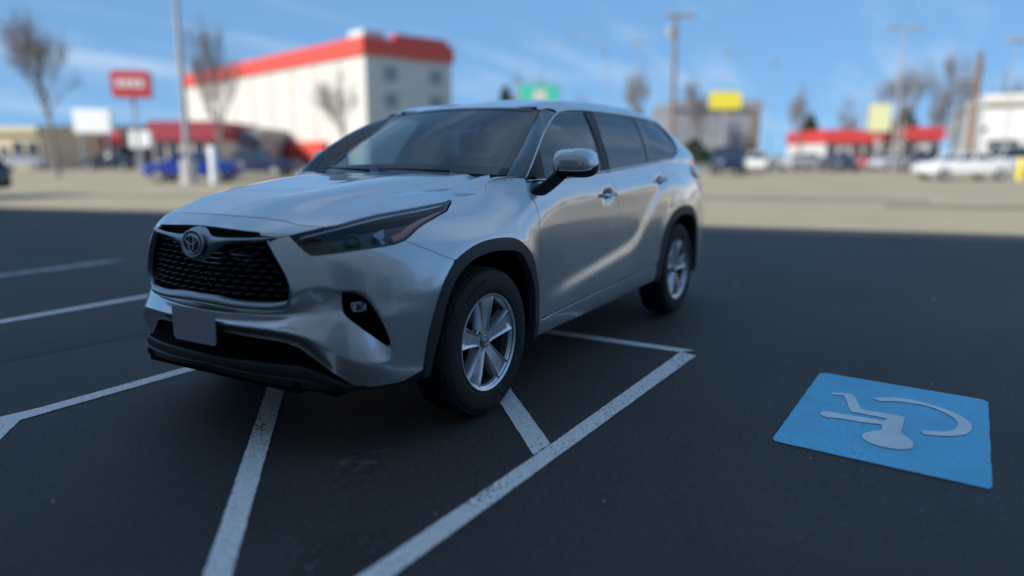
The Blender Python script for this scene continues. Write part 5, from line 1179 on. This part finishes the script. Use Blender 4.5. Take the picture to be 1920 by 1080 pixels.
# ---------------------------------------------------------------- mirrors
for sg_ in (1,-1):
    def sec(k,lo,hi,n=13):
        """section of the housing at k along its width; angles lo..hi (0 = towards the nose, 90 = up)"""
        c=np.array([-.650-.125*k,.965+.200*k,1.255-.004*k]); e=(1-abs(2*k-1)**3.2)**.42
        hz=.084*(.55+.45*e) if k<.5 else .084*e**.9+.004; hx=.085*e+.012; o=[]
        for a in np.linspace(R_(lo),R_(hi),n):
            cx=math.cos(a); sx=math.sin(a); p=.75
            x=hx*math.copysign(abs(cx)**p,cx)*(1 if cx>0 else .42); z=hz*math.copysign(abs(sx)**.8,sx)*(1.0 if sx>0 else .85)
            q=(c[0]+x,c[1],c[2]+z)
            if sg_<0:      # the far mirror is folded back against the door glass
                ca_,sa_=math.cos(R_(66)),math.sin(R_(66)); dx_,dy_=q[0]+.63,q[1]-.955; q=(-.74+ca_*dx_-sa_*dy_, .975+sa_*dx_+ca_*dy_, q[2])
            o.append((q[0],q[1]*sg_,q[2]))
        return o
    ks=np.linspace(0.0,1,19)
    cap=MB().grid([sec(k,-24,205) for k in ks]).build('door_mirror','silver_paint',CAR,smooth=True,world=True)
    lo=MB().grid([sec(k,-155,-24) for k in ks])
    lo.build('mirror_underside','black_plastic',cap,smooth=True,world=True)
    stalk=MB(); rows=[]
    for t in np.linspace(0,1,9):
        c=np.array([-.565-.075*t,.905+.110*t,1.105+.105*t**1.3]) if sg_>0 else np.array([-.62-.14*t,.905+.055*t,1.105+.105*t**1.3]); w_=.080*(1-t)+.075*t; h_=.038+.010*(1-t)
        rows.append([(c[0]+w_*math.cos(a),(c[1]+.022*math.sin(a)*(1-t))*sg_,c[2]+h_*math.sin(a)) for a in np.linspace(0,2*math.pi,14,endpoint=False)])
    stalk.grid(rows,closed=True).build('mirror_stalk','black_plastic',cap,smooth=True,world=True)
    MB().tube([np.array(sec(k,-26,-22,3)[1]) for k in ks[2:-1]],.004,5).build('mirror_indicator','satin_chrome',cap,world=True,smooth=True)
# ---------------------------------------------------------------- cabin
def rbox(name,c,sz,m,par,r=.04,ry=0,rz=0): return MB().box(c,sz,rz=rz,ry=ry).build(name,m,par,world=True,bevel=r,seg=3,angle=50)
fl=rbox('cabin_floor',(-1.9,0,.45),(3.1,1.6,.06),'interior_dark',CAR,.01)
d_=MB(); rows=[]
for y in np.linspace(-.74,.74,15):
    b=.05*(1-(y/.74)**2)
    rows.append([(-.50+b*1.5,y,1.10),(-.62+b,y,1.150),(-.85,y,1.155-.02*abs(y)),(-.98,y,1.12),(-1.03,y,1.02),(-.96,y,.90),(-.80,y,.55)])
DASH=d_.grid(rows).build('dashboard','interior_dark',CAR,world=True,smooth=True)
rbox('centre_screen',(-.98,0,1.13),(.03,.26,.14),'gloss_black',DASH,.008)
sw=MB(); cS=np.array([-1.12,.38,1.02]); ax=np.array([-.92,0,.40]); uu=np.array([0,1,0]); vv=np.cross(ax,uu)
sw.tube([cS+(uu*math.cos(a)+vv*math.sin(a))*.185 for a in np.linspace(0,2*math.pi,36,endpoint=False)],.015,8,closed=True)
for a in (0,math.pi,-math.pi/2): sw.tube([cS,cS+(uu*math.cos(a)+vv*math.sin(a))*.18],.016,6)
sw.tube([cS,cS-ax*.2],.05,10); sw.build('steering_wheel','black_plastic',CAR,world=True,smooth=True)
for x,ys in ((-1.62,(.38,-.38)),(-2.55,(.42,0,-.42)),(-3.30,(.36,-.36))):
    for y in ys:
        wd=.50 if x>-2 else (.42 if len(ys)==3 else .48)
        st=rbox('seat',(x+.20,y,.72),(.52,wd,.16),'seat_fabric',CAR,.05)
        rbox('seat_back',(x-.10,y,1.00),(.14,wd-.02,.60),'seat_fabric',st,.055,ry=R_(-14))
        hr=rbox('head_rest',(x-.215,y,1.395 if x>-2 else 1.37),(.10,.27,.17),'seat_fabric',st,.04,ry=R_(-10))
        MB().tube([(x-.18,y-.06,1.24),(x-.20,y-.06,1.34)],.007,6).tube([(x-.18,y+.06,1.24),(x-.20,y+.06,1.34)],.007,6).build('head_rest_post','satin_chrome',st,world=True)
rbox('rear_view_mirror',(-1.10,0,1.50),(.03,.24,.065),'black_plastic',CAR,.015)
MB().tube([(-1.06,0,1.585),(-1.09,0,1.52)],.012,6).build('mirror_bracket','black_plastic',CAR,world=True)
for sg_ in (1,-1): rbox('sun_visor',(-1.23,.34*sg_,1.575),(.17,.42,.02),'headliner',CAR,.008,ry=R_(-14))
for sg_ in (1,-1):
    panel('door_card',(lambda p:p if sg_>0 else mir(p))([(2.25,.48),(3.9,.52),(3.95,1.235),(2.25,1.15)]),LIFT,'interior_dark',CAR,sp=.08,push=-.06,gap=0,flange=False)
    # B-pillar inner trim
    panel('inner_pillar',(lambda p:p if sg_>0 else mir(p))([(3.02,1.20),(3.10,1.20),(3.25,1.60),(3.14,1.60)]),LIFT,'headliner',CAR,sp=.05,push=-.03,gap=0,flange=False)
    panel('inner_pillar',(lambda p:p if sg_>0 else mir(p))([(3.84,1.24),(3.93,1.25),(4.06,1.58),(3.98,1.58)]),LIFT,'gloss_black',CAR,sp=.05,push=-.01,gap=0,flange=False)
